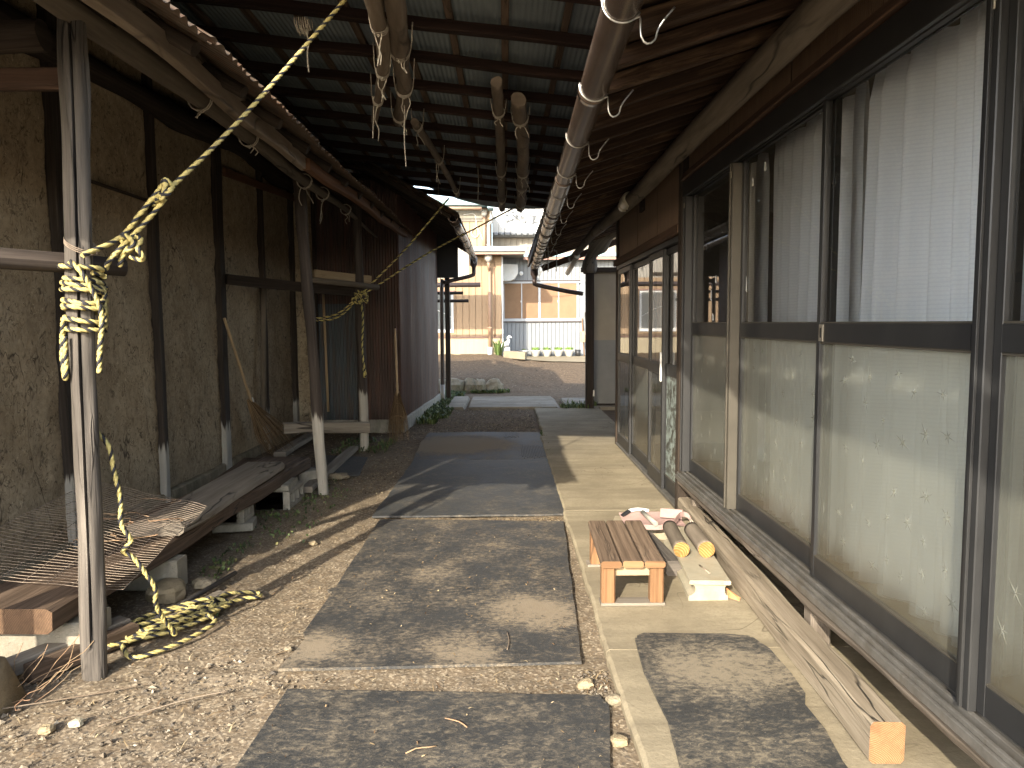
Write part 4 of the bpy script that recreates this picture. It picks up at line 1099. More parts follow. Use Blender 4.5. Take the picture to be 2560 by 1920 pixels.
sash(1.925, 2.935, 1.256, Z0, Z1, ZR0, ZR1, handle=2.885)
sash(0.80, 1.865, 1.256, Z0, Z1, ZR0, ZR1)
sash(-0.27, 0.84, 1.285, Z0, Z1, ZR0, ZR1)
# door leaves
for y0, y1, x, up_ in ((7.40, 8.18, 1.262, 'glass'), (6.34, 7.43, 1.290, 'glass'), (5.84, 6.42, 1.262, 'glass_dusty'), (5.24, 5.90, 1.290, 'glass')):
    sash(y0, y1, x, 0.062, 1.975, 0.985, 1.065, 'alu', False, None, 0.04, 'peeling' if y0 < 5.3 else ('frosted' if x > 1.27 else 'glass_dusty'), up_, 0.11, 0.05)
mb = MB(); mb.box((1.236, 5.24, 0.032), (1.315, 8.19, 0.060), ch=0.003); mb.build('door_track', 'alu_track', house)
mb = MB(); mb.box((1.236, 5.235, 1.978), (1.318, 8.19, 2.018), ch=0.003); mb.build('door_head', 'alu', house)
mb = MB(); mb.box((1.232, 5.845, 0.93), (1.248, 5.868, 1.16), ch=0.004); mb.build('door_pull', 'white_paint', house)
# gutter of the house eave
GA, GB = V3((0.318, -1.0, 2.385)), V3((0.492, 12.32, 2.315))
hg = half_gutter(house, GA, GB, 0.060, 'gutter', joints=(4.1, 5.9, 7.7, 9.6, 11.5), segs=12)
for i in range(16):
    y = 0.75 + 0.78 * i; t = (y + 1) / 13.32
    hook(hg, GA.lerp(GB, t), 0.060, 1, 'wire_bright' if i < 4 else 'wire_dull')
for i in range(10):
    y = 6.4 + 0.62 * i; t = (y + 1) / 13.32; c = GA.lerp(GB, t)
    mb = MB(); mb.tube([c + V3((-0.063 * math.cos(a), 0, -0.063 * math.sin(a))) for a in axis_steps([(-.1, 3.2, 12)])], 0.0045, 6); mb.build('gutter_strap', 'pipe_dark', hg)
mb = MB(); mb.lathe((0.492, 12.33, 2.10), [(0.036, 0), (0.040, .06), (0.066, .10), (0.068, .22), (0.05, .24)], 14); dp = mb.build('downpipe', 'pipe_dark', house)
mb = MB(); mb.tube(spline([(0.492, 12.33, 2.13), (0.492, 12.33, 2.07), (0.54, 12.33, 2.03), (1.0, 12.33, 1.93), (1.30, 12.33, 1.88)], 0.03), 0.037, 12); mb.build('pipe_run', 'pipe_dark', dp)
# far porch: post, crooked log brace, panelled end wall
mb = MB(); mb.beam((1.355, 11.82, 0.0), (1.355, 11.82, 2.40), 0.13, 0.12, 0.006, 14, up=(0, 1, 0)); mb.build('porch_post', 'dark_wood', house)
mb = MB(); p = spline([(1.355, 11.82, 2.18), (1.355, 11.82, 2.36), (1.40, 11.75, 2.52), (1.56, 11.6, 2.72), (1.80, 11.4, 2.95), (2.3, 11.2, 3.2)], 0.05)
mb.tube(p, [0.095 + 0.02 * math.sin(i * 0.9) + 0.003 * i for i in range(len(p))], 16, rough=0.30, seed=11); mb.build('crooked_brace', 'log_wood', house)
for x0, x1, z0, z1, mt in ((1.43, 2.9, 1.11, 2.228, 'panel_beige'), (1.43, 2.9, 0.05, 1.112, 'panel_grey')):
    mb = MB(); mb.box((x0, 12.18, z0), (x1, 12.22, z1)); mb.build('end_panel', mt, house)
mb = MB(); mb.box((1.25, 12.10, 2.225), (3.0, 12.22, 2.30)); mb.build('end_rail', 'dark_wood', house)
mb = MB(); mb.box((1.43, 12.12, 0.03), (2.9, 12.22, 0.058)); mb.build('end_sill', 'dark_wood', house)
mb = MB(); mb.box((1.33, 8.29, -.05), (3.4, 8.35, 2.7)); mb.build('side_wall', 'panel_beige', house)
mb = MB(); mb.add([(3.4, 8.3, 0), (3.4, 12.3, 0), (3.4, 12.3, 3), (3.4, 8.3, 3)], [[0, 1, 2, 3]]); mb.build('inner_wall', 'room', house)
mb = MB(); mb.box((1.405, 11.75, 0.22), (1.43, 11.80, 0.32), ch=.004); mb.build('outlet_box', 'white_plastic', house)

# things fixed to or hanging at the house
lamp = thing('outdoor_lamp', (1.235, 7.0, 2.45), 'round cream outdoor lamp bracketed on the wall under the eave log', 'lamp')
mb = MB(); mb.lathe((1.11, 6.62, 2.50), [(0.0, 0.0), (0.05, 0.006), (0.062, 0.025), (0.064, 0.06), (0.064, 0.20), (0.055, 0.225), (0.052, 0.235), (0.0, .236)], 24, axis=(0.0, 1, -.06)); mb.build('lamp_shade', 'lamp_glass', lamp)
mb = MB(); mb.lathe((1.11, 6.862, 2.485), [(0.0, 0), (0.046, 0.0), (0.054, 0.02), (0.054, 0.10), (0.04, 0.12), (0.0, .122)], 20, axis=(0, 1, -.06)); mb.build('lamp_base', 'lamp_glass', lamp)
mb = MB(); mb.box((1.165, 6.72, 2.47), (1.258, 6.75, 2.50)); mb.box((1.235, 6.68, 2.40), (1.259, 6.84, 2.57)); mb.build('bracket', 'dark_wood', lamp)
mb = MB(); mb.tube([(1.095, 11.2, 2.40), (1.05, 12.4, 2.23)], 0.042, 14); mb.build('plastic_pole', 'white_plastic', None, (1.07, 11.8, 2.3), None, 'pale plastic pipe slung under the eave at its far end', 'pipe')
for i, x in enumerate((0.62, 0.74)):
    mb = MB(); mb.tube(spline([(x - .03, 10.6, 2.44), (x - .03, 10.6, 2.42), (x, 10.6, 2.42), (x, 10.6, 2.3), (x, 10.6, 2.13)], 0.02), 0.006, 6)
    mb.build('wire_hook', 'wire_dull', None, (x, 10.6, 2.2), None, ('rusty rod hanging under the far eave, the nearer to the gutter', 'rusty rod hanging under the far eave, the nearer to the pale pipe')[i], 'hook')
# net curtains
def curtain(y0, y1, z0, z1, label, seed, x=1.405):
    mb = MB(); nu = int((y1 - y0) / 0.008); R = random.Random(seed)
    ph = [R.uniform(0, 6) for _ in range(5)]
    def fn(u, v):
        s = v / (z1 - z0); top = max(0, (s - 0.94) / 0.06)
        w_ = math.sin(u * 58 + ph[0] + 2.0 * math.sin(u * 7.3 + ph[1]) + 0.25 * s); a = 0.046 * math.copysign(abs(w_) ** 0.8, w_) * (0.72 + 0.28 * math.sin(u * 6 + ph[4])) + 0.008 * math.sin(u * 13 + ph[3])
        spread = (1 - s) * 0.05 * math.sin(u * 6 + ph[4])
        return V3((a * (1 - 0.45 * top), spread, 0.012 * math.sin(u * 27) * top))
    mb.sheet((x, y0, z0), (0, 1, 0), y1 - y0, (0, 0, 1), z1 - z0, nu, 16, fn)
    mb.build('lace_curtain', 'lace', None, (x, (y0 + y1) / 2, z0), None, label, 'curtain', 'lace curtains behind the sliding windows')
curtain(1.95, 2.80, 0.41, 2.33, 'widest lace curtain, behind the nearest whole window', 1)
curtain(2.90, 3.86, 0.41, 2.32, 'middle lace curtain, gathered behind the window with two paper scraps', 2)
curtain(4.02, 4.26, 0.41, 2.3, 'narrow strip of lace curtain at the farthest window', 3)
curtain(0.9, 1.70, 0.41, 2.32, 'lace curtain at the window cut by the picture edge', 4)
# paper scraps stuck on the glass
for i, (y, z, w, h, lb) in enumerate(((3.86, 2.12, .03, .045, 'upper paper scrap stuck near the top of the middle window'), (3.68, 2.16, .035, .05, 'rounded paper scrap stuck at the top of the middle window'), (3.93, 1.60, .02, .09, 'torn white paper strip stuck at the left edge of the middle window'), (4.50, 1.66, .02, .05, 'small pale scrap high on the farthest window'), (4.60, 1.57, .025, .08, 'yellowed paper strip on the farthest window'), (4.55, 1.43, .04, .05, 'L shaped paper scrap low on the farthest window'))):
    mb = MB(); mb.add([(1.2835, y - w / 2, z - h / 2), (1.2835, y + w / 2, z - h * .4), (1.2835, y + w * .35, z + h / 2), (1.2835, y - w * .2, z + h * .35)], [[0, 1, 2, 3][::-1]])
    mb.build('paper_scrap', 'white_paint', None, (1.2835, y, z), None, lb, 'paper')
# ================================================================== FAR BUILDINGS
beige = thing('beige_building', (-2, 23.2, 0.4), 'beige board clad house with salmon drainpipe and white framed window', 'house')
BY = 23.0
def boards(parent, x0, x1, z0, z1, y, n, mat, gap=0.010, name='wall_board', dx=0.0):
    w = (x1 - x0) / n
    proto = None
    for i in range(n):
        if proto is None:
            mb = MB(); mb.box((x0, y, z0), (x0 + w - gap, y + 0.03, z1), ch=0.006); proto = mb.build(name, mat, parent)
        else:
            c = copy_at(proto, ORG[proto.name] + V3((w * i, 0, 0)), parent)
boards(beige, -7.34, -1.52, 0.98, 3.45, BY, 26, 'beige_siding')
boards(beige, -1.515, -0.10, 0.98, 3.45, BY + .001, 7, 'beige_siding')
for x in (-7.3,):
    pass
mb = MB(); mb.box((-8, BY + .032, 0.2), (-0.10, BY + 3, 3.62)); mb.build('inner_wall', 'beige_siding', beige)
mb = MB(); mb.box((-8, BY - .02, 0.2), (-0.14, BY + .06, 0.945)); mb.build('base_wall', 'cream_wall', beige)
mb = MB(); mb.box((-8, BY - .05, 0.95), (-0.18, BY + .02, 0.985)); mb.build('drip_rail', 'rose_trim', beige)
mb = MB(); mb.box((-0.10, BY - .03, 0.3), (-0.06, BY + 2.4, 3.45)); mb.build('corner_trim', 'alu_white', beige)
# window with white frame, seen behind the downpipe
wn = None
mb = MB(); mb.box((-2.75, BY - .05, 1.12), (-1.60, BY + .02, 1.21)); mb.box((-2.75, BY - .05, 2.33), (-1.60, BY + .02, 2.38)); mb.box((-1.665, BY - .05, 1.21), (-1.60, BY + .02, 2.33)); mb.box((-2.75, BY - .05, 1.21), (-2.69, BY + .02, 2.33)); wn = mb.build('window', 'white_paint', beige)
mb = MB(); mb.box((-2.69, BY - .035, 1.21), (-1.665, BY - .025, 2.33)); mb.build('pane', 'grey_glass', wn)
mb = MB(); mb.box((-2.8, BY - .07, 2.385), (-1.56, BY + .02, 2.43)); mb.build('window_hood', 'rose_trim', wn)
mb = MB(); mb.tube(spline([(-2.6, BY - .05, 1.95), (-2.2, BY - .05, 1.85), (-1.9, BY - .05, 1.72), (-1.68, BY - .05, 1.60)], .1), 0.012, 5); mb.build('cable', 'white_paint', wn)
# low eave and upper floor of the beige building
mb = MB(); mb.box((-8, BY - .62, 3.66), (-0.40, BY + .06, 3.70)); mb.build('eave_flashing', 'teal_trim', beige)
mb = MB(); mb.box((-8, BY - .66, 3.56), (0.62, BY - .58, 3.665)); mb.box((0.62, BY + 1.75, 3.60), (6.0, BY + 1.83, 3.715)); mb.build('eave_flashing', 'teal_trim', beige)
mb = MB(); mb.box((-8, BY - .60, 3.47), (0.62, BY - .54, 3.545)); mb.box((0.62, BY + 1.78, 3.50), (6.0, BY + 1.84, 3.585)); mb.build('eave_board', 'rose_trim', beige)
mb = MB(); mb.box((-8, BY - .58, 3.60), (0.62, BY + 2.25, 3.64)); mb.box((0.62, BY + 1.85, 3.64), (6.0, BY + 2.25, 3.66)); mb.build('eave_soffit', 'taupe_siding', beige)
boards(beige, -3.1, -0.42, 3.7, 5.0, BY + .55, 12, 'beige_siding')
mb = MB(); mb.box((-6, BY + .60, 3.65), (-0.44, BY + 3, 5.1)); mb.build('inner_wall', 'taupe_siding', beige)
mb = MB(); mb.box((-3.2, BY + .50, 4.60), (-0.62, BY + .549, 4.93)); mb.build('dark_band', 'taupe_siding', beige)
mb = MB(); mb.box((-6, BY - .05, 5.02), (-0.36, BY + .6, 5.20), ch=.01); mb.build('upper_flashing', 'teal_trim', beige)
mb = MB(); mb.box((-0.52, BY - .06, 4.92), (-0.33, BY + .6, 5.3), ch=.01); mb.build('upper_flashing', 'teal_trim', beige)
mb = MB(); mb.tube([(-3, BY - .02, 4.94), (-0.7, BY - .02, 4.92)], 0.045, 10); mb.build('upper_gutter', 'salmon_pipe', beige)
def outlet(x, y, z0, z1, r, mat, parent, boxz=True):
    mb = MB(); mb.tube([(x, y, z0), (x, y, z1)], r, 12); p = mb.build('drainpipe', mat, parent)
    if boxz:
        mb = MB(); mb.lathe((x, y, z1 - .02), [(0.0, 0), (r * 1.2, 0.0), (r * 1.5, .05), (r * 2.1, .09), (r * 2.2, .21), (0, .215)], 12); mb.build('hopper', 'grey_pvc', p)
    return p
outlet(-0.64, BY + .44, 3.62, 4.75, 0.05, 'salmon_pipe', beige)
mb = MB(); mb.tube(spline([(-0.42, BY + .4, 5.0), (-0.42, BY + .4, 4.55), (-0.50, BY + .4, 4.47), (-0.50, BY + .4, 3.72)], .05), 0.05, 12); mb.build('drainpipe', 'grey_pvc', beige)
dp = outlet(-0.475, BY - .12, 0.62, 3.12, 0.050, 'salmon_pipe', beige, False)
mb = MB(); mb.lathe((-0.50, BY - .34, 3.24), [(0.0, 0), (0.045, 0.0), (.075, .06), (0.12, .10), (0.125, .25), (0, .255)], 12); mb.build('hopper', 'grey_pvc', dp)
mb = MB(); mb.tube(spline([(-0.50, BY - .34, 3.25), (-0.49, BY - .30, 3.12), (-0.475, BY - .14, 3.02), (-0.475, BY - .12, 2.9)], .05), 0.045, 10); mb.build('pipe_bend', 'salmon_pipe', dp)
mb = MB(); mb.tube([(-0.475, BY - .12, 0.35), (-0.475, BY - .12, 0.66)], 0.075, 12); mb.build('pipe_shoe', 'white_paint', dp)
for z in (1.25, 2.35):
    mb = MB(); mb.box((-0.55, BY - .18, z), (-0.42, BY - .06, z + .025)); mb.build('pipe_clip', 'salmon_pipe', dp)
mb = MB(); mb.tube([(-0.33, BY - .06, 0.98), (-0.33, BY - .06, 3.4)], 0.012, 6); mb.build('cable', 'salmon_pipe', dp)
# white cables looping on the wall
mb = MB(); mb.tube(spline([(-1.3, BY + .5, 4.8), (-0.95, BY + .5, 4.82), (-0.88, BY + .5, 4.5), (-0.82, BY + .5, 4.2), (-.95, BY + .5, 4.1), (-1.05, BY + .5, 4.25), (-.92, BY + .5, 4.4), (-.78, BY + .5, 4.25), (-.7, BY + .5, 4.05), (-.55, BY + .5, 3.85), (-.2, BY - .1, 3.74), (.6, BY - .6, 3.70), (1.3, BY - .6, 3.72)], .06), 0.014, 5); mb.build('cable', 'white_paint', beige)
# small ribbed lean-to at the left of it
mb = corr((-4.4, 20.2, 2.62), (1, 0, 0), 3.42, (0, 0.4, .9), 0.95, 0.09, 0.014, (0, -1, .4), 2, per=6); mb.build('lean_to_sheet', 'taupe_siding', beige)
mb = MB(); mb.tube([(-4.4, 20.1, 2.44), (-0.66, 20.1, 2.44)], 0.065, 10); mb.build('lean_to_gutter', 'pipe_dark', beige)
mb = MB(); mb.box((-4.4, 20.2, 2.66), (-1.45, 20.26, 2.76)); mb.build('lean_to_rail', 'dark_wood', beige)

grey = thing('grey_building', (1.5, 25.2, 0.3), 'grey board clad building with four brown window panels and lettered white upper wall', 'building')
GY = 25.2
boards(grey, -0.06, 5.30, 0.2, 1.44, GY, 39, 'grey_siding')
boards(grey, -0.06, 5.30, 2.82, 3.62, GY, 39, 'grey_siding')
boards(grey, 2.56, 5.30, 1.44, 2.82, GY, 20, 'grey_siding')
mb = MB(); mb.box((-0.06, GY + .035, 0.1), (6, GY + 3, 3.7)); mb.build('inner_wall', 'grey_siding', grey)
wf = None
mb = MB()
for x0, x1, z0, z1 in ((-0.06, 2.56, 1.46, 1.555), (-0.06, 2.56, 2.74, 2.80), (2.44, 2.50, 1.555, 2.74), (-0.06, -0.02, 1.555, 2.74), (1.13, 1.21, 1.555, 2.74)):
    mb.box((x0, GY - .06, z0), (x1, GY + .03, z1), ch=.004)
wf = mb.build('window_frame', 'alu_white', grey)
mb = MB(); mb.box((-0.1, GY - .07, 2.81), (2.56, GY + .0, 2.84)); mb.build('window_hood', 'pipe_dark', wf)
mb = MB(); mb.box((-0.1, GY - .05, 1.425), (2.6, GY - .002, 1.455)); mb.build('window_sill', 'pipe_dark', wf)
for x0, x1 in ((-0.02, 0.55), (0.585, 1.13), (1.21, 1.805), (1.84, 2.44)):
    mb = MB(); mb.box((x0, GY - .03, 1.556), (x1, GY - .005, 2.739)); mb.build('window_panel', 'board_brown', wf)
for x in (0.55, 1.805):
    mb = MB(); mb.box((x, GY - .05, 1.556), (x + .035, GY - .004, 2.739)); mb.build('window_stile', 'alu_white', wf)
    mb = MB(); mb.box((x - .02, GY - .065, 2.1), (x + .005, GY - .051, 2.16)); mb.build('window_lock', 'white_paint', wf)
# rounded exhaust duct
mb = MB(); prof = [(-0.06, 3.34), (0.42, 3.32), (0.44, 3.18), (0.43, 3.03), (0.33, 2.86), (0.18, 2.80), (-0.06, 2.79)]
mb.loft([[V3((x, y, z)) for x, z in prof] for y in (GY - .75, GY - .02)], [0, .7], [0, .4, .6, .7, .9, 1.1, 1.3, 1.8], True); dc = mb.build('exhaust_duct', 'white_paint', grey)
mb = MB(); mb.lathe((0.55, GY - .25, 3.06), [(0, 0), (.07, 0), (.07, .05), (0, .05)], 12, axis=(0, -1, 0)); mb.build('duct_flap', 'white_paint', dc)
# upper storey: shaded boards, rippled fringe, white lettered wall
boards(grey, -0.40, 5.40, 3.66, 4.36, GY + .2, 29, 'taupe_siding')
mb = MB(); mb.box((-0.42, GY + .24, 3.6), (6, GY + 3, 5.9)); mb.build('inner_wall', 'taupe_siding', grey)
boards(grey, -0.40, 5.40, 4.42, 5.95, GY - .2, 29, 'sign_white', 0.006, 'sign_board')
mb = MB(); mb.box((-0.41, GY - .165, 4.30), (5.5, GY + .19, 4.42)); mb.build('sign_soffit', 'grey_siding', grey)
for i in range(29):
    pass
proto = None
for i in range(29):
    if proto is None:
        mb = MB(); mb.tube([(-0.31, GY - .20, 4.33), (-0.31, GY - .20, 4.425)], 0.098, 10, oval=1.0); proto = mb.build('fringe_tile', 'grey_siding', grey)
    else: copy_at(proto, ORG[proto.name] + V3((0.2 * i, 0, 0)), grey)
STROKES = [(0.134, 5.232, 0.131, 4.784, 0.012), (0.191, 5.137, 0.19, 4.918, 0.007), (0.04, 4.985, 0.118, 4.985, 0.027), (0.068, 4.766, 0.272, 4.841, 0.017), (0.272, 4.841, 0.354, 4.874, 0.01), (0.274, 5.184, 0.273, 5.141, 0.01), (0.244, 5.079, 0.346, 5.079, 0.02), (0.409, 5.174, 0.43, 5.059, 0.013), (0.282, 5.003, 0.514, 4.811, 0.017), (0.418, 5.002, 0.417, 4.84, 0.018), (0.349, 4.869, 0.461, 4.95, 0.011), (0.369, 4.974, 0.476, 4.973, 0.012), (0.272, 4.889, 0.271, 4.793, 0.013), (0.068, 4.804, 0.097, 4.737, 0.02), (0.554, 5.173, 0.552, 4.749, 0.012), (0.532, 5.078, 0.583, 5.097, 0.015), (0.553, 4.949, 0.669, 4.906, 0.013), (0.577, 4.863, 0.669, 4.906, 0.012), (0.68, 5.182, 0.679, 4.963, 0.008), (0.698, 4.953, 0.742, 5.01, 0.009), (0.62, 4.753, 0.746, 4.801, 0.012), (0.702, 4.715, 0.732, 4.801, 0.017), (0.665, 5.168, 0.699, 5.168, 0.01), (0.824, 5.01, 0.897, 4.981, 0.018), (0.916, 4.962, 1.173, 4.961, 0.015), (0.96, 5.038, 1.125, 5.113, 0.011), (0.979, 4.962, 0.978, 4.733, 0.025), (1.032, 4.952, 1.032, 4.828, 0.014), (0.915, 4.719, 0.998, 4.718, 0.014), (0.998, 4.761, 1.138, 4.746, 0.015), (1.11, 5.152, 1.149, 5.085, 0.015), (0.99, 5.219, 0.989, 5.038, 0.007), (0.864, 5.162, 0.931, 5.143, 0.008)]
for grp in (STROKES[:14], STROKES[14:23], STROKES[23:]):
    mb = MB()
    for q, (xa, za, xb, zb, w) in enumerate(grp):
        d = V3((xb - xa, 0, zb - za)).normalized(); s_ = V3((d.z, 0, -d.x)) * w * 1.7
        y = GY - .2065 - 0.0006 * q
        a, b = V3((xa, y, za)), V3((xb, y, zb))
        mb.add([a + s_, a - s_, b - s_ * .7, b + s_ * .7], [[0, 1, 2, 3]])
    mb.build('painted_letter', 'sign_ink', grey)
# leaning tools and odds and ends at the right end of the wall
def bar(pts, r, mat, name, label, cat, grp=None):
    mb = MB(); mb.tube(pts, r, 8, rough=0.1); return mb.build(name, mat, None, V3(pts[0]), None, label, cat, grp)
bar([(2.66, 24.75, 0.27), (2.62, 25.1, 1.55)], 0.02, 'stool_leg', 'garden_tool', 'pale wooden tool handle leaning at the far grey wall', 'tool')
bar([(2.78, 24.75, 0.27), (2.72, 25.1, 1.75)], 0.018, 'dark_wood', 'garden_tool', 'dark tool handle leaning at the far grey wall by the porch post', 'tool')
mb = MB(); mb.beam((2.60, 24.7, 0.75), (2.60, 24.72, 1.10), 0.16, 0.05, 0.01, 3, up=(0, 1, 0)); mb.build('work_bag', 'pale_wood', None, (2.6, 24.7, .75), None, 'pale cloth bag hanging among the tools at the far wall', 'bag')
mb = MB(); mb.lathe((2.45, 24.85, 0.27), [(0.0, 0), (0.085, 0.0), (0.10, 0.22), (0.09, .22), (0.085, .18), (0, .18)], 14); mb.build('black_pot', 'plastic_black', None, (2.45, 24.85, .27), None, 'small black plastic plant pot at the end of the pot row', 'plant pot')
# planters
def leaves(mb, c, n, r, h, seed, w=0.02):
    R = random.Random(seed)
    for i in range(n):
        a = R.uniform(0, 6.28); L = R.uniform(.5, 1) * h; o = V3((math.cos(a), math.sin(a), 0)) * r * R.uniform(0, .8)
        b = V3(c) + o; lean = V3((math.cos(a), math.sin(a), 0)) * L * R.uniform(.1, .7)
        s_ = V3((-math.sin(a), math.cos(a), 0)) * w * R.uniform(.5, 1.2)
        t1 = b + lean * .5 + V3((0, 0, L * .65)); t2 = b + lean + V3((0, 0, L * R.uniform(.75, 1)))
        mb.add([b - s_ * .5, b + s_ * .5, t1 + s_, t1 - s_, t2], [[0, 1, 2, 3], [3, 2, 4]])
for i, (x, planted, lb) in enumerate(((0.62, 0, 'grey bowl pot without green, leftmost of the pot row'), (1.02, 1, 'cream bowl planter, next to the bare grey pot'), (1.40, 1, 'cream bowl planter, second of the leafy row from the bare pot'), (1.78, 1, 'cream bowl planter, third of the leafy row from the bare pot'), (2.14, 2, 'brightest leafy planter beside the black plastic pot'))):
    t = thing('planter', (x, 24.75, 0.27), lb, 'plant pot', 'planters in front of the grey building')
    mb = MB(); mb.lathe((x, 24.75, 0.27), [(0.0, 0), (0.085, 0.0), (0.10, 0.02), (0.165, 0.18), (0.18, 0.20), (0.18, 0.225), (0.155, 0.225), (0.14, .19), (0, .19)], 18); mb.build('bowl', 'pot' if planted else 'alu_white', t)
    mb = MB(); leaves(mb, (x, 24.75, 0.45), 16 if not planted else 90, 0.16, 0.10 if not planted else 0.17, i, 0.022); mb.build('foliage', 'leaf_bright' if planted else 'leaf', t, kind='stuff')
t = thing('strap_leaf_plant', (-0.22, 22.6, 0.42), 'clump of long green strap leaves by the salmon drainpipe', 'plant')
mb = MB(); leaves(mb, (-0.22, 22.6, 0.42), 60, 0.16, 0.62, 77, 0.02); mb.build('foliage', 'leaf', t, kind='stuff')
t = thing('garden_heron', (0.02, 22.7, 0.40), 'white bird shaped ornament beside the strap leaf plant', 'ornament')
mb = MB(); p = spline([(-0.16, 22.7, 0.62), (-.06, 22.7, 0.72), (0.03, 22.7, 0.76), (0.10, 22.7, 0.86), (0.08, 22.7, 0.95), (0.13, 22.7, 0.99), (0.20, 22.7, 0.95)], .02); n = len(p)
mb.tube(p, [0.012 + 0.075 * math.exp(-((i / n - .32) / .2) ** 2) + 0.022 * (i / n > .4) * (1 if i / n < .85 else max(0, (1 - i / n) / .15)) for i in range(n)], 10); mb.build('body', 'white_paint', t)
mb = MB(); mb.box((-.06, 22.66, .40), (.14, 22.74, .66), ch=.02); mb.build('base', 'white_paint', t)
# low block wall in the yard, and field stones edging the mound
mb = MB(); mb.beam((-0.02, 22.3, 0.44), (0.62, 22.2, 0.40), 0.5, 0.22, 0.02, 8, seed=5); mb.build('kerb_slab', 'yard_concrete', None, (.3, 22.2, .3), None, 'low concrete slab end beside the white bird ornament', 'slab')
def rock(mb, c, s, seed, sub=2):
    R = random.Random(seed); th = 10; ph = 7; v = []; f = []
    for j in range(ph + 1):
        for i in range(th):
            a = 2 * math.pi * i / th; b = math.pi * j / ph - math.pi / 2
            d = V3((math.cos(a) * math.cos(b), math.sin(a) * math.cos(b), math.sin(b)))
            k = 1 + 0.35 * noise.noise(d * 1.3 + V3((seed * 3.1, 0, 0))) + 0.15 * noise.noise(d * 3.3 + V3((0, seed * 1.7, 0)))
            e = V3((math.copysign(abs(d.x) ** .75, d.x), math.copysign(abs(d.y) ** .75, d.y), math.copysign(abs(d.z) ** .75, d.z)))
            v.append(V3(c) + V3((e.x * s[0], e.y * s[1], e.z * s[2])) * k)
    for j in range(ph):
        for i in range(th):
            f.append([j * th + i, j * th + (i + 1) % th, (j + 1) * th + (i + 1) % th, (j + 1) * th + i])
    mb.add(v, f, sm=False); return mb
for i, (x, w, h, lb) in enumerate(((-1.00, .19, .17, 'mossy field stone at the earth bank, beside the roof post'), (-0.72, .15, .18, 'tall field stone in the earth bank, second from the roof post'), (-0.52, .12, .17, 'narrow field stone in the earth bank, third from the roof post'), (-0.24, .20, .15, 'broad pale field stone half buried in the earth bank'), (-1.30, .17, .16, 'field stone in the earth bank, mostly hidden by the posts'))):
    mb = rock(MB(), (x, 15.02 + .03 * (i % 2), 0.10), (w, .20, h), 40 + i); mb.build('field_stone', 'stone', None, (x, 15.0, 0), None, lb, 'stone', 'field stones edging the earth bank')
# ================================================================== RUBBER MATS
def flat_mat(name, poly, z, th, mat, label, grp='rubber mats laid along the passage', wav=0.006, curl=0.0):
    """poly: outline (x, y) counter-clockwise; built as a real thin slab with a fine grid top"""
    # densify the outline
    P = []
    for i, (a, b) in enumerate(zip(poly, poly[1:] + poly[:1])):
        L = math.hypot(b[0] - a[0], b[1] - a[1]); n = max(1, int(L / 0.05))
        for k in range(n):
            t = k / n; x = a[0] + (b[0] - a[0]) * t; y = a[1] + (b[1] - a[1]) * t
            nx_, ny_ = (b[1] - a[1]) / L, -(b[0] - a[0]) / L
            d = wav * (noise.noise((x * 3, y * 3, z * 50)) + 0.5 * noise.noise((x * 11, y * 11, 2)))
            P.append((x + nx_ * d, y + ny_ * d))
    cx = sum(p[0] for p in P) / len(P); cy = sum(p[1] for p in P) / len(P)
    R = 12; n = len(P); mb = MB(); v = []
    def zz(x, y, r): return z + th + 0.0035 * noise.noise((x * 2.2, y * 2.2, 5)) + curl * smooth(.8, 1, r) * max(0, noise.noise((x * 2, y * 2, 8)))
    for j in range(R, 0, -1):
        r = j / R
        for x, y in P:
            X = cx + (x - cx) * r; Y = cy + (y - cy) * r; v.append((X, Y, zz(X, Y, r)))
    v.append((cx, cy, zz(cx, cy, 0)))
    f = []
    for j in range(R - 1):
        for i in range(n): f.append([j * n + i, j * n + (i + 1) % n, (j + 1) * n + (i + 1) % n, (j + 1) * n + i])
    for i in range(n): f.append([(R - 1) * n + i, (R - 1) * n + (i + 1) % n, R * n])
    base = len(v)
    for i in range(n): x, y, q = v[i]; v.append((x, y, q - th))
    for i in range(n): f.append([i, base + i, base + (i + 1) % n, (i + 1) % n])
    mb.add(v, f, sm=False)
    return mb.build('rubber_mat', mat, None, (cx, cy, z), None, label, 'rubber mat', grp)
flat_mat('m', [(-0.87, 1.75), (0.30, 1.75), (0.325, 2.2), (0.365, 2.56), (0.34, 2.635), (-0.84, 2.71)], 0.004, 0.012, 'mat_near', 'dark rubber mat in the foreground, cut by the bottom edge of the picture')
flat_mat('m', [(-0.925, 2.875), (0.305, 2.91), (0.40, 5.06), (-0.90, 5.15), (-0.905, 3.80), (-0.94, 3.765), (-0.905, 3.72), (-0.92, 3.22), (-0.895, 3.17), (-0.90, 3.08)], 0.004, 0.012, 'mat_mid', 'large dusty black rubber mat with a sandy patch, beside the wooden stool')
flat_mat('m', [(-0.97, 5.22), (0.43, 5.25), (0.46, 7.40), (-0.94, 7.46)], 0.005, 0.013, 'mat_far', 'rubber mat half in shade, beyond the large dusty one', wav=0.012)
m4 = flat_mat('m', [(-0.95, 7.48), (0.455, 7.43), (0.43, 9.3), (-0.42, 9.36), (-0.98, 9.35), (-1.0, 8.6)], 0.003, 0.010, 'mat_soiled', 'soil covered ribbed rubber mat at the dark end of the passage', wav=0.02)
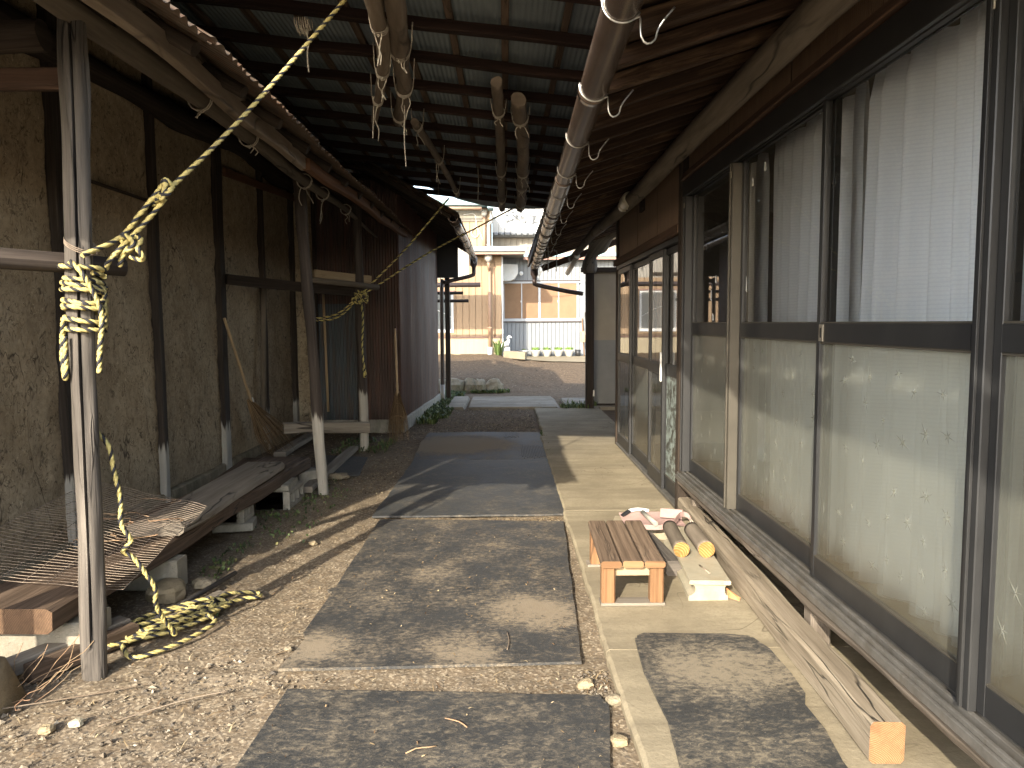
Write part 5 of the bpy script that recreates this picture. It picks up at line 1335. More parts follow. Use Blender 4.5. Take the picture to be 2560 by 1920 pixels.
# exposed ribs on that mat
for i in range(26):
    x = -0.02 + i * 0.0175
    for (ya, yb) in (((7.55, 8.25) if i > 10 else (8.9, 9.25)), ):
        mb = MB(); mb.beam((x, ya + .2 * noise.noise((i * 1.3, 0, 0)), 0.0155), (x, yb + .15 * noise.noise((0, i * 1.3, 0)), 0.0155), 0.007, 0.006, ch=0.002); mb.build('rib', 'mat_far', m4)
flat_mat('m', [(0.525, 1.75), (1.03, 1.75), (1.035, 2.16), (1.06, 2.34), (1.055, 2.50), (1.09, 2.58), (1.10, 2.74), (1.09, 2.95), (1.06, 3.06), (0.80, 3.07), (0.55, 3.07), (0.535, 2.76), (0.545, 2.42), (0.525, 2.16)], 0.034, 0.010, 'mat_right', 'ragged black rubber mat on the concrete, beside the lying timber', wav=0.005)
flat_mat('m', [(0.56, 2.9), (1.06, 2.9), (1.05, 3.085), (0.95, 3.115), (0.60, 3.13), (0.565, 3.10)], 0.0345, 0.006, 'mat_near', 'strip of a second black mat peeping out under the ragged one', wav=0.004)
flat_mat('m', [(-1.83, 6.70), (-1.36, 6.69), (-1.45, 7.62), (-1.95, 7.76)], 0.004, 0.012, 'mat_far', 'dark sheet of rubber lying between the eave posts', wav=0.01)

# ================================================================== ITEMS BY THE HOUSE
stool = thing('wooden_stool', (0.6, 3.72, 0.03), 'low wooden stool with three dark top boards and orange legs', 'stool')
SZ = 0.26
for i in range(3):
    x = 0.452 + i * 0.105
    mb = MB(); mb.beam((x + 0.050, 3.44, SZ - .017), (x + 0.050 + .02, 4.17, SZ - .017), 0.099, 0.034, 0.0015, 8, ch=0.008, seed=i, mi=0, capmi=1); mb.build('top_board', ['stool_top', 'stool_leg'], stool)
for x, y in ((0.492, 3.495), (0.728, 3.495), (0.505, 4.07), (0.742, 4.07)):
    mb = MB(); mb.beam((x, y, 0.046), (x, y, SZ - .0345), 0.066, 0.066, ch=0.008, up=(0, 1, 0)); mb.build('leg', 'stool_leg', stool)
for y in (3.51, 4.085):
    mb = MB(); mb.beam((0.526, y, 0.196), (0.706, y, 0.196), 0.028, 0.055, ch=.003); mb.build('apron', 'pale_wood', stool)
    mb = MB(); mb.beam((0.455, y - .012, 0.038), (0.766, y - .012, 0.038), 0.085, 0.015, ch=.003); mb.build('foot_board', 'plank_pale', stool)
timber = MB(); timber.beam((1.172, 2.16, 0.099), (1.268, 5.12, 0.099), 0.108, 0.134, 0.012, 44, ch=0.012, capmi=1, seed=5)
timber.build('lying_timber', ['timber', 'end_pale'], None, (1.16, 2.16, .05), None, 'long squared grey timber lying in front of the windows', 'timber')
mb = MB(); mb.beam((0.995, 3.50, 0.128), (1.07, 4.46, 0.128), 0.200, 0.022, 0.004, 10, ch=.004); mb.build('stone_slab', 'slab_white', None, (1.03, 4, .117), None, 'long white slab carrying two short logs', 'slab')
mb = MB()
rings = []
for y, s in ((3.52, 0), (4.44, .07)):
    rings.append([V3((x + s, y, z)) for x, z in ((0.895, .031), (1.090, .031), (1.090, .054), (1.080, .060), (1.074, .072), (1.074, .098), (1.080, .110), (1.085, .116), (0.91, .116), (0.925, .105), (0.93, .09), (0.925, .07), (0.905, .058), (0.895, .055))])
mb.loft(rings, [0, .9], [0.03 * i for i in range(15)], True); mb.build('edging_block', 'slab_white', None, (1.0, 4, .031), None, 'grooved pale block under the white slab', 'block')
mb = MB(); mb.beam((0.86, 4.42, 0.072), (0.905, 3.88, 0.072), 0.085, 0.083, 0.006, 8, seed=3, ch=.01); mb.build('grey_stick', 'post_grey', None, (.88, 4.1, .031), None, 'weathered grey timber offcut beside the white slab', 'timber')
for x0, y0, x1, y1, r, lb in ((0.94, 3.86, 0.975, 4.30, .042, 'short grey log with fresh cut end, nearer the stool'), (1.072, 3.85, 1.09, 4.24, .044, 'short grey log with fresh cut end, nearer the lying timber')):
    n = 9; mb = MB(); mb.tube([V3((x0, y0, .139 + r)).lerp(V3((x1, y1, .139 + r)), i / n) for i in range(n + 1)], r, 20, rough=0.06, capmi=1, seed=int(x0 * 100)); mb.build('short_log', ['log_wood', 'end_fresh'], None, (x0 + .004, y0, .139 + r), None, lb, 'log', 'short logs on the white slab')
mb = MB(); mb.beam((0.70, 4.72, 0.073), (1.17, 4.60, 0.073), 0.22, 0.085, 0.002, 4, ch=.006); mb.build('pale_block', 'slab_white', None, (.93, 4.66, .031), None, 'pale rectangular block under the pink dustpan', 'block')
mb = MB(); mb.add([(1.10, 3.56, .032), (1.14, 3.50, .034), (1.155, 3.53, .04), (1.11, 3.62, .06), (1.12, 3.57, .055)], [[0, 1, 4], [1, 2, 4], [2, 3, 4], [3, 0, 4]]); mb.build('tile_shard', 'terracotta', None, (1.12, 3.55, .032), None, 'small orange terracotta shard beside the white slab', 'shard')
mb = MB(); mb.tube([(1.0, 3.72, .143), (1.02, 3.60, .141)], 0.004, 6); mb.build('nail', 'wire_rust', None, (1.0, 3.6, .139), None, 'thin dark nail lying on the white slab', 'nail')
# pink dustpan
dpn = thing('dustpan', (0.95, 4.6, 0.117), 'faded pink tin dustpan with grey handle lying on the pale block', 'dustpan')
mb = MB(); v = []; nu, nv = 14, 6
for j in range(nv + 1):
    for i in range(nu + 1):
        a = i / nu; b = j / nv
        x = 0.76 + 0.38 * a - 0.03 * b; y = 4.50 + 0.20 * b + 0.02 * math.sin(a * 3)
        z = 0.121 + 0.045 * b ** 2 + 0.018 * math.sin(a * math.pi) * (1 - b)
        v.append((x, y, z))
f = [[j * (nu + 1) + i, j * (nu + 1) + i + 1, (j + 1) * (nu + 1) + i + 1, (j + 1) * (nu + 1) + i] for j in range(nv) for i in range(nu)]
mb.add(v, f, sm=True); mb.build('pan', 'pink_tin', dpn)
mb = MB(); pts = spline([(0.75, 4.52, .130), (0.85, 4.46, .135), (0.96, 4.44, .14), (1.03, 4.46, .16), (1.10, 4.56, .185), (1.15, 4.58, .175), (1.17, 4.55, .14)], .02)
rings = [[p + V3((0, 0, .018)), p + V3((0, .004, .018)), p + V3((0, .004, -.014)), p + V3((0, 0, -.014))] for p in pts]
mb.loft(rings, [i * .02 for i in range(len(rings))], [0, .01, .04, .05, .08], True); mb.build('rim', 'pink_tin', dpn)
mb = MB(); mb.beam((0.985, 4.62, .185), (1.12, 4.60, .178), .012, .06, 0, 1, ch=.003); mb.build('back_plate', 'pink_tin', dpn)
mb = MB(); mb.tube([(0.885, 4.70, .17), (0.918, 4.43, .165)], 0.0145, 12); mb.build('handle', 'grey_handle', dpn)
mb = MB(); mb.tube(spline([(0.80, 4.70, .178), (0.86, 4.72, .182), (0.93, 4.71, .175)], .02), 0.012, 8); mb.build('tube', 'white_paint', dpn)
mb = MB(); mb.beam((0.745, 4.67, .150), (0.80, 4.70, .178), 0.03, 0.014); mb.build('black_tip', 'black', dpn)
mb = MB(); mb.tube(spline([(1.155, 4.55, .16), (1.15, 4.45, .13), (1.13, 4.38, .12), (1.165, 4.40, .12), (1.175, 4.5, .14), (1.16, 4.55, .165)], .015), 0.0028, 5); mb.build('string', 'twine', dpn)

# ================================================================== ITEMS BY THE CLAY SHED
mb = MB(); mb.beam((-2.02, 2.86, 0.225), (-1.90, 6.32, 0.215), 0.42, 0.105, 0.014, 44, ch=0.016, capmi=1, seed=1); mb.build('thick_plank', ['plank_dark', 'end_dark'], None, (-2.10, 2.86, .20), None, 'long thick dark plank resting on concrete blocks along the clay wall', 'plank')
mb = MB(); mb.beam((-1.87, 3.86, 0.312), (-1.87, 5.66, 0.306), 0.30, 0.072, 0.016, 30, ch=0.02, seed=8, capmi=0); mb.build('worn_plank', 'plank_pale', None, (-1.87, 4.7, .275), None, 'shorter pale worn plank lying on the thick dark one', 'plank')
def cblock(x0, y0, z0, lx, ly, lz, label, holes=False, mat='block', rotz=0.0, grp='concrete blocks under the planks'):
    mb = MB()
    if not holes:
        mb.beam((x0 - lx / 2 * math.cos(rotz), y0 - lx / 2 * math.sin(rotz), z0 + lz / 2), (x0 + lx / 2 * math.cos(rotz), y0 + lx / 2 * math.sin(rotz), z0 + lz / 2), ly, lz, 0.006, 6, ch=.008, seed=int(abs(x0 * 70)))
        return mb.build('concrete_block', mat, None, (x0, y0, z0), None, label, 'concrete block', grp)
    # hollow block: cores run across, openings on the side that faces the yard
    t = thing('concrete_block', (x0, y0, z0), label, 'concrete block', grp)
    a, b, h = lx, ly, lz; n = 3
    mb = MB(); mb.box((x0 - b / 2, y0 - a / 2, z0), (x0 + b / 2 - .05, y0 + a / 2, z0 + h), ch=.004); mb.build('web', mat, t)
    mb = MB(); mb.box((x0 - b / 2 + .001, y0 - a / 2, z0 + h - .032), (x0 + b / 2, y0 + a / 2, z0 + h + .002), ch=.004); mb.build('web', mat, t)
    mb = MB(); mb.box((x0 - b / 2 + .001, y0 - a / 2, z0 - .002), (x0 + b / 2, y0 + a / 2, z0 + .032), ch=.004); mb.build('web', mat, t)
    for i in range(n + 1):
        y = y0 - a / 2 + .016 + (a - .032) * i / n
        mb = MB(); mb.box((x0 - b / 2 + .002, y - .016, z0 + .0325), (x0 + b / 2 - .001, y + .016, z0 + h - .0325)); mb.build('web', mat, t)
    return t
cblock(-2.06, 3.08, 0.0, 0.62, 0.19, 0.165, 'long concrete block under the near end of the thick dark plank')
cblock(-1.93, 3.86, 0.0, 0.39, 0.12, 0.16, 'concrete block striped by mesh shadows, below the wire mesh')
cblock(-1.86, 5.02, 0.06, 0.20, 0.16, 0.105, 'small notched concrete block under the middle of the planks', True, 'block_grey')
cblock(-1.87, 4.99, 0.0, 0.26, 0.20, 0.055, 'flat concrete piece at the foot of the small notched block', False, 'block_grey', 0.2)
cblock(-1.77, 5.70, 0.0, 0.40, 0.26, 0.135, 'hollow concrete block with openings facing the yard', True, 'block_grey')
cblock(-1.78, 5.66, 0.138, 0.24, 0.30, 0.045, 'flat concrete slab lying on the hollow block', False, 'block_grey', 0.05)
cblock(-1.74, 6.30, 0.0, 0.20, 0.2, 0.15, 'broken concrete lump behind the hollow block', False, 'block_grey', 0.7)
mb = rock(MB(), (-1.76, 3.72, 0.03), (.09, .10, .05), 5); mb.build('broken_stone', 'stone_tan', None, (-1.76, 3.7, 0), None, 'broken brownish stone against the mesh shadowed block', 'stone')
mb = rock(MB(), (-1.62, 3.86, 0.02), (.06, .05, .03), 9); mb.build('broken_stone', 'stone', None, (-1.62, 3.86, 0), None, 'small dark stone beside the thin stick', 'stone')
mb = rock(MB(), (-2.02, 2.58, 0.06), (.20, .17, .155), 3); 
for i in range(len(mb.sm)): mb.sm[i] = True
mb.build('boulder', 'stone_tan', None, (-2.0, 2.58, 0), None, 'smooth round tan boulder at the left picture edge', 'stone')
# scrap timber in the near corner
mb = MB(); mb.beam((-1.98, 2.80, 0.055), (-1.74, 3.26, 0.050), 0.085, 0.06, 0.008, 10, seed=2); mb.build('scrap_timber', 'plank_pale', None, (-1.9, 3.0, .02), None, 'splintered pale scrap timber left of the grey post foot', 'timber')
mb = MB(); mb.beam((-1.88, 2.80, 0.04), (-1.66, 3.20, 0.04), 0.06, 0.075, 0.006, 10, seed=4); mb.build('scrap_timber', 'plank_dark', None, (-1.8, 3.0, .0), None, 'dark scrap timber between the pale one and the post foot', 'timber')
mb = MB(); mb.beam((-1.74, 3.05, 0.022), (-1.47, 3.72, 0.022), 0.05, 0.02, 0.004, 8, seed=6); mb.build('scrap_board', 'plank_pale', None, (-1.6, 3.4, .01), None, 'flat narrow board under the heap of rope', 'board')
mb = MB(); mb.tube([(-1.72, 3.02, 0.03), (-1.62, 3.45, .03), (-1.50, 3.98, 0.035)], 0.013, 8, rough=.15); mb.build('thin_stick', 'post_grey', None, (-1.6, 3.5, .02), None, 'thin straight stick running past the heap of rope', 'stick')
mb = MB(); mb.beam((-2.36, 7.62, 0.05), (-2.36, 9.25, 0.07), 0.13, 0.05, 0.01, 16, seed=7); mb.build('loose_board', 'plank_pale', None, (-2.4, 8.4, .03), None, 'board lying along the wall beyond the broom', 'board')
mb = MB(); mb.beam((-1.64, 5.98, 0.045), (-1.66, 7.95, 0.055), 0.09, 0.05, 0.01, 18, seed=9); mb.build('loose_board', 'plank_pale', None, (-1.65, 7, .02), None, 'narrow board lying across the dark rubber sheet', 'board')
mb = MB(); mb.beam((-2.36, 6.1, 0.06), (-2.28, 6.75, 0.16), 0.30, 0.03, 0.006, 8, seed=9); mb.build('loose_board', 'plank_dark', None, (-2.3, 6.4, .02), None, 'dark board tilted behind the far end of the thick plank', 'board')
mb = rock(MB(), (-1.53, 6.62, 0.02), (.10, .06, .03), 15); mb.build('flat_stone', 'stone', None, (-1.53, 6.6, 0), None, 'flat pale stone behind the foot of the middle post', 'stone')
# sticks on the shelf rail
mb = MB(); mb.tube([(-2.05, 7.62, 1.86), (-1.72, 7.9, 1.835), (-1.40, 8.2, 1.80)], 0.032, 10, rough=0.12); mb.build('shelf_pole', 'log_wood', None, (-1.7, 7.9, 1.8), None, 'short round pole lying on the shelf rail', 'pole')
mb = MB(); mb.beam((-2.02, 7.9, 1.93), (-1.50, 8.3, 1.885), 0.05, 0.10, 0.003, 6); mb.build('shelf_board', 'pale_wood', None, (-1.7, 8.1, 1.85), None, 'fresh cut board end stored on the shelf rail', 'board')
mb = MB(); mb.tube([(-2.66, 8.20, 1.86), (-2.655, 8.12, 1.2), (-2.64, 8.0, 0.42)], [0.036, .03, .034], 8, rough=.15); mb.build('tool_handle', 'log_wood', None, (-2.65, 8.1, .42), None, 'bare wooden tool handle hanging on the clay wall', 'tool handle')
mb = MB(); mb.tube([(-2.30, 9.40, 1.78), (-2.28, 9.42, 0.28)], 0.016, 8, rough=.1); mb.build('thin_rod', 'bamboo', None, (-2.3, 9.4, .28), None, 'thin pale rod leaning on the bluish iron sheet', 'rod')
# brooms
def broom(h0, h1, tip, spread, nb, seed, label, rh=0.014, col='bamboo'):
    t = thing('twig_broom', tip, label, 'broom', 'twig brooms leaning against the sheds')
    R = random.Random(seed); h0 = V3(h0); h1 = V3(h1); tip = V3(tip)
    n = 18; pts = [h0.lerp(h1, i / n) for i in range(n + 1)]
    mb = MB(); mb.tube(pts, [rh * (1.25 if i % 6 == 3 else 1.0) for i in range(n + 1)], 8); mb.build('handle', col, t)
    ax = (tip - h1).normalized(); L = (tip - h1).length; a = ax.orthogonal().normalized(); b = ax.cross(a)
    mb = MB()
    for i in range(nb):
        an = R.uniform(0, 6.28); r = math.sqrt(R.random()); l = L * R.uniform(.78, 1.0)
        e = (a * math.cos(an) + b * math.sin(an))
        s0 = h1 - ax * .10 + e * 0.020 * r
        p = [s0, s0 + ax * l * .35 + e * spread * r * .32, s0 + ax * l * .75 + e * spread * r * .75 + V3((R.uniform(-.012, .012),) * 3), h1 + ax * l + e * spread * r * R.uniform(.8, 1.2)]
        if p[-1].z < 0.012: p[-1].z = 0.012
        mb.tube(p, [.0026, .002, .0016, .0008], 3, False)
    mb.build('twig_bundle', 'twig', t, kind='stuff')
    for k in (0.02, 0.10, 0.30):
        mb = MB(); c = h1 + ax * k; rr = 0.026 + spread * k / L * .85
        for q in range(3):
            mb.tube([c + ax * q * .006 + (a * math.cos(x) + b * math.sin(x)) * rr for x in axis_steps([(0, 6.29, 14)])], .003, 4)
        mb.build('binding', 'twig', t)
    return t
b1 = broom((-2.63, 6.95, 1.46), (-2.585, 7.52, 0.56), (-2.40, 7.86, 0.02), 0.19, 170, 3, 'bamboo handled twig broom leaning on the clay wall')
mb = MB(); mb.tube([(-2.585, 7.475, 0.655), (-2.583, 7.51, 0.60)], 0.0175, 8); mb.build('sleeve', 'white_paint', b1)
broom((-1.37, 9.20, 1.34), (-1.315, 8.93, 0.50), (-1.27, 8.55, 0.02), 0.135, 190, 5, 'twig broom leaning on the rusty iron corner', 0.013)
# rusty wire mesh on the plank
mb = MB(); c00, c10, c11, c01 = V3((-2.50, 3.12, .34)), V3((-1.56, 2.93, .345)), V3((-1.66, 4.02, .40)), V3((-2.44, 4.42, .45))
def mp(a, b):
    p = c00.lerp(c10, a).lerp(c01.lerp(c11, a), b)
    p.z += 0.05 * math.sin(b * 3.1) * (1 - a) + 0.025 * noise.noise((a * 3, b * 3, 1)) - 0.015 * a * (1 - b)
    return p
for i in range(46):
    b = i / 45
    mb.tube([mp(a, b) + V3((0, 0, .0035 * noise.noise((a * 6, i * .8, 0)))) for a in axis_steps([(0, 1, 12)])], 0.0014, 4, False)
for i in range(9):
    a = i / 8
    mb.tube([mp(a, b) for b in axis_steps([(0, 1, 16)])], 0.0018, 4, False)
mb.build('wire_mesh', 'wire_rust', None, (-2, 3.6, .34), None, 'rusty wire mesh panel lying on the thick plank', 'wire mesh')
R_ = random.Random(12)
mb = MB()
for i in range(9):
    a, b = R_.uniform(.1, .9), R_.uniform(.3, .95); p = [mp(a, b) + V3((0, 0, .006))]
    for k in range(6): p.append(p[-1] + V3((R_.uniform(-.03, .09), R_.uniform(-.06, .03), R_.uniform(-.006, .008))))
    mb.tube(spline(p, .02), .0028, 4, False)
mb.build('dry_vine', 'straw', None, (-2, 3.7, .4), None, 'dry vine strands tangled in the wire mesh', 'vine')
mb = MB()
for i in range(12):
    x = R_.uniform(-1.95, -1.74); y = R_.uniform(2.55, 2.85); p = [V3((x, y, .01))]
    d = V3((R_.uniform(.0, .045), R_.uniform(.0, .045), R_.uniform(.005, .04)))
    for k in range(5): p.append(p[-1] + d + V3((R_.uniform(-.015, .015), R_.uniform(-.015, .015), R_.uniform(-.012, .012))))
    mb.tube(spline(p, .03), .0016, 4, False)
mb.build('dry_twigs', 'straw', None, (-1.8, 2.7, 0), 'stuff', 'tangle of dry twigs by the tan boulder', 'twigs')

# ================================================================== STRIPED ROPES
def ring(c, r, a0, a1, dz, n=14, ex=1.0):
    return [V3((c[0] + r * math.cos(a) * ex, c[1] + r * math.sin(a), c[2] + dz * (a - a0) / (a1 - a0))) for a in [a0 + (a1 - a0) * i / n for i in range(n + 1)]]
def pc(z): t = z / 2.58; return (-1.655 + 0.055 * t, 2.86 + .02 * t)
RR = 0.0108
def trope(pts, label, parent=None, r=RR, mats=('rope_yellow', 'rope_black'), name='striped_rope', pitch=.105):
    mb = MB(); rope(mb, pts, r, 0.012, pitch)
    return mb
tr = thing('striped_rope', (-1.66, 2.88, 1.0), 'yellow and black rope wound round the near grey post and stretched up to the roof', 'rope')
def rp(nm, pts, r=RR, pitch=.066): 
    mb = MB(); rope(mb, pts, r, 0.0075, pitch); return mb.build(nm, ['rope_yellow', 'rope_black'], tr)
KN = V3((-1.345, 2.99, 1.925))
rp('taut_length', [KN + V3((-.03, -.02, -.03)), KN, V3((-1.13, 3.24, 2.27)), V3((-0.86, 3.62, 2.80)), V3((-0.72, 3.78, 3.06))])
x, y = pc(1.6)
rp('lashing', ring((x, y, 1.60), 0.064, -0.6, 5.9, -.03) + ring((x, y, 1.565), 0.066, -0.4, 5.9, -.03) + ring((x, y, 1.53), 0.071, -0.3, 5.8, -.05) + ring((x, y, 1.47), 0.069, -0.3, 5.9, -.06) + ring((x, y, 1.41), 0.065, -0.3, 3.4, -.02, 8))
rp('lashing', ring((x, y, 1.59), 0.071, 0.4, 6.6, -.05) + ring((x, y, 1.545), 0.074, 0.2, 6.4, -.012) + ring((x, y, 1.50), 0.073, 0.1, 6.3, -.04) + ring((x, y, 1.44), 0.071, 0.2, 6.4, .05) + ring((x, y, 1.40), 0.067, 0.2, 6.4, -.02), .0104)
rp('lashing', ring((x, y, 1.625), 0.077, -2.6, 0.3, -.01, 8) + [V3((x + .10, y + .02, 1.66)), V3((-1.42, 2.96, 1.80)), KN + V3((0.0, 0, -.02))])
rp('lashing', [V3((x + .05, y - .09, 1.66)), V3((-1.50, 2.92, 1.74)), V3((-1.43, 2.955, 1.84)), KN + V3((-.02, -.01, .01)), KN + V3((.01, -.02, .045)), KN + V3((.03, .01, .02))])
rp('lashing', [V3((x + .0, y - .085, 1.64)), V3((x + .04, y - .085, 1.60)), V3((x + .07, y - .07, 1.53)), V3((x + .088, y - .055, 1.46)), V3((x + .09, y - .055, 1.40)), V3((x + .08, y - .06, 1.30)), V3((x + .075, y - .062, 1.22))])
rp('lashing', [V3((x - .055, y - .05, 1.43)), V3((x - .070, y - .04, 1.36)), V3((x - .074, y - .04, 1.27)), V3((x - .062, y - .05, 1.20)), V3((x - .050, y - .062, 1.24)), V3((x - .050, y - .06, 1.36))])
kc = V3((-1.452, 2.93, 1.70))
rp('knot', [kc + V3(d) for d in ((-.06, 0, -.07), (-.03, -.01, 0), (-.04, -.01, .035), (-.015, -.025, .045), (.015, -.03, .02), (-.01, -.02, -.01), (-.03, 0, .015), (.0, .012, .045), (.03, 0, .035), (.025, -.02, 0), (.04, -.015, -.03), (.02, .01, -.045), (-.02, .01, -.03))], .0115)
rp('knot', [KN + V3(d) for d in ((-.05, .0, -.05), (-.02, -.025, -.02), (.02, -.03, -.01), (.025, 0, .02), (0, .02, .02), (-.025, 0, .0), (0, -.03, -.03), (.01, -.02, .03), (-.005, 0, .05))], .0115)
rp('hanging_tail', [V3((-1.66, 2.94, 1.0)), V3((-1.60, 2.945, 0.92)), V3((-1.585, 2.95, 0.82)), V3((-1.565, 2.95, 0.70)), V3((-1.555, 2.93, 0.60)), V3((-1.525, 2.94, 0.53)), V3((-1.565, 2.95, 0.485)), V3((-1.535, 2.97, 0.45)), V3((-1.50, 2.99, 0.38)), V3((-1.475, 3.02, 0.30)), V3((-1.49, 3.05, 0.22)), V3((-1.48, 3.1, 0.13)), V3((-1.46, 3.15, 0.05)), V3((-1.50, 3.20, .03))])
R_ = random.Random(21); pts = []
dirv = V3((.36, .50, 0)).normalized(); nv_ = V3((-dirv.y, dirv.x, 0)); c0 = V3((-1.58, 3.32, 0))
for k in range(150):
    t = k / 149; a = t * 2 * math.pi * 8.5
    w = (0.26 + .07 * math.sin(a * .37)) * (0.75 + .25 * R_.random()); h_ = .075 + .03 * math.sin(a * .53)
    p = c0 + dirv * (math.sin(a) * w + .05 * math.sin(t * 9)) + nv_ * (math.cos(a) * h_ + .035 * math.sin(t * 13))
    p.z = 0.018 + 0.05 * t * (0.4 + .6 * abs(math.sin(a * 1.5)))
    if k % 3 == 0: pts.append(p)
rp('coiled_heap', pts)
rp('coiled_heap', [V3((-1.66, 3.08, .03)), V3((-1.56, 2.98, .02)), V3((-1.45, 3.08, .02)), V3((-1.38, 3.22, .022)), V3((-1.36, 3.34, .03)), V3((-1.45, 3.42, .045)), V3((-1.33, 3.60, .03)), V3((-1.26, 3.66, .02)), V3((-1.30, 3.72, .02)), V3((-1.42, 3.68, .03)), V3((-1.44, 3.58, .04))])
# second rope at the farther post
tr = thing('striped_rope', (-1.6, 8.2, 1.5), 'dull striped rope knotted at the far post with two lines rising to the right', 'rope')
def rp2(nm, pts, r=.0115):
    mb = MB(); rope(mb, pts, r, 0.012, .08); return mb.build(nm, ['rope_dull_yellow', 'rope_black'], tr)
rp2('taut_length', [V3((-1.58, 8.12, 1.72)), V3((-1.1, 8.25, 2.22)), V3((-0.62, 8.4, 2.80))])
rp2('taut_length', [V3((-1.58, 8.12, 1.70)), V3((-0.9, 8.6, 2.20)), V3((-0.36, 9.1, 2.55)), V3((0.06, 9.6, 2.84)), V3((0.22, 9.9, 2.95))])
rp2('slack_loop', [V3((-1.60, 8.10, 1.70)), V3((-1.72, 8.08, 1.55)), V3((-1.86, 8.06, 1.46)), V3((-2.0, 8.04, 1.44)), V3((-2.12, 8.05, 1.455)), V3((-2.17, 8.06, 1.47)), V3((-2.1, 8.0, 1.46)), V3((-1.95, 8.0, 1.475)), V3((-1.8, 8.02, 1.52)), V3((-1.66, 8.08, 1.64))])
rp2('hanging_tail', [V3((-1.58, 8.11, 1.70)), V3((-1.555, 8.10, 1.45)), V3((-1.57, 8.10, 1.15)), V3((-1.55, 8.10, 0.92)), V3((-1.535, 8.10, 0.84)), V3((-1.55, 8.09, 0.82)), V3((-1.56, 8.10, 0.92))])
kc = V3((-1.585, 8.12, 1.71)); R_ = random.Random(2)
rp2('knot', [kc + V3((R_.uniform(-.09, .07), R_.uniform(-.08, .08), R_.uniform(-.09, .06))) for _ in range(22)], .011)

# ================================================================== GRAVEL, LITTER AND WEEDS
def blocked(x, y):
    if x > 0.40 and y < 12: return True
    if -0.93 < x < 0.41 and (y < 2.66 or 2.86 < y < 5.1): return True
    if -1.0 < x < 0.46 and 5.2 < y < 9.4: return True
    return False
rng = np.random.default_rng(5)
ico = None
def pebble_cloud(n, xr, yr, s0, s1, mat, name, label, cat, dens=None, seed=1, flat=.6):
    rg = np.random.default_rng(seed)
    base = np.array([(1, 0, 0), (-1, 0, 0), (0, 1, 0), (0, -1, 0), (0, 0, 1), (0, 0, -1)], dtype=float)
    tri = np.array([(0, 2, 4), (2, 1, 4), (1, 3, 4), (3, 0, 4), (2, 0, 5), (1, 2, 5), (3, 1, 5), (0, 3, 5)])
    Vs = []; Fs = []; k = 0
    while k < n:
        x = rg.uniform(*xr); y = rg.uniform(*yr)
        if dens is not None and rg.random() > dens(x, y): n -= 0.15; continue
        if blocked(x, y): n -= 0.15; continue
        s = s0 * (s1 / s0) ** (rg.random() ** 2.2)
        b = base * rg.uniform(.55, 1.15, (6, 3)) + rg.normal(0, .18, (6, 3))
        b = b * s * np.array((1, rg.uniform(.6, 1), flat))
        a = rg.uniform(0, 6.28); c_, s_ = math.cos(a), math.sin(a)
        b = b @ np.array([[c_, -s_, 0], [s_, c_, 0], [0, 0, 1]]).T
        b += np.array((x, y, gz(x, y) + s * .18 - .006))
        Vs.append(b); Fs.append(tri + 6 * k); k += 1
    Vs = np.concatenate(Vs); Fs = np.concatenate(Fs)
    me = bpy.data.meshes.new(name); me.from_pydata(Vs.tolist(), [], Fs.tolist()); me.materials.append(M[mat]); me.update()
    return link(name, me, None, (0, 0, 0), 'stuff', label, cat)
def dens_near(x, y): return (0.35 + 0.65 * smooth(3.6, 2.2, y)) * (0.55 + .45 * max(0, noise.noise((x * 1.5, y * 1.5, 0)) + .5))
pebble_cloud(8000, (-2.6, 0.42), (1.9, 5.6), .0024, .0075, 'pebble', 'gravel', 'fine loose gravel scattered over the dirt', 'gravel', dens_near, 1)
pebble_cloud(900, (-2.2, -0.7), (1.95, 3.1), .007, .017, 'pebble', 'gravel', 'coarser gravel at the near left of the yard', 'gravel', None, 2)
pebble_cloud(1100, (0.28, 0.43), (1.9, 5.6), .004, .013, 'pebble', 'gravel', 'gravel strip between mats and concrete', 'gravel', None, 3)
pebble_cloud(4500, (-1.6, 0.5), (9.3, 12.0), .006, .018, 'pebble', 'gravel', 'damp dark gravel before the footpath', 'gravel', None, 4)
pebble_cloud(250, (-1.3, 3.2), (15.2, 22), .008, .022, 'pebble', 'gravel', 'stones strewn on the earth mound', 'gravel', None, 6)
for i, (x, y, s, mt, lb) in enumerate(((-1.24, 4.62, .045, 'stone_tan', 'single pale stone on the bare dirt, left of the large mat'), (-0.945, 3.08, .03, 'stone', 'small dark stone at the left edge of the large mat'), (-1.52, 2.50, .04, 'slab_white', 'whitish stone in the near gravel'), (-1.60, 2.46, .045, 'stone_tan', 'yellowish stone in the near gravel'), (0.30, 2.74, .055, 'stone_tan', 'flat tan stone between the two near mats'), (0.395, 2.62, .05, 'stone', 'grey stone in the strip beside the near mat'), (0.37, 2.35, .05, 'stone_tan', 'light stone between the near mat and the concrete'), (-1.52, 2.17, .03, 'rust', 'reddish stone in the near gravel'), (-1.50, 2.12, .03, 'stone', 'square grey stone next to the reddish one'))):
    mb = rock(MB(), (x, y, .006), (s * .6, s * .48, s * .33), 60 + i); mb.build('loose_stone', mt, None, (x, y, 0), None, lb, 'stone')
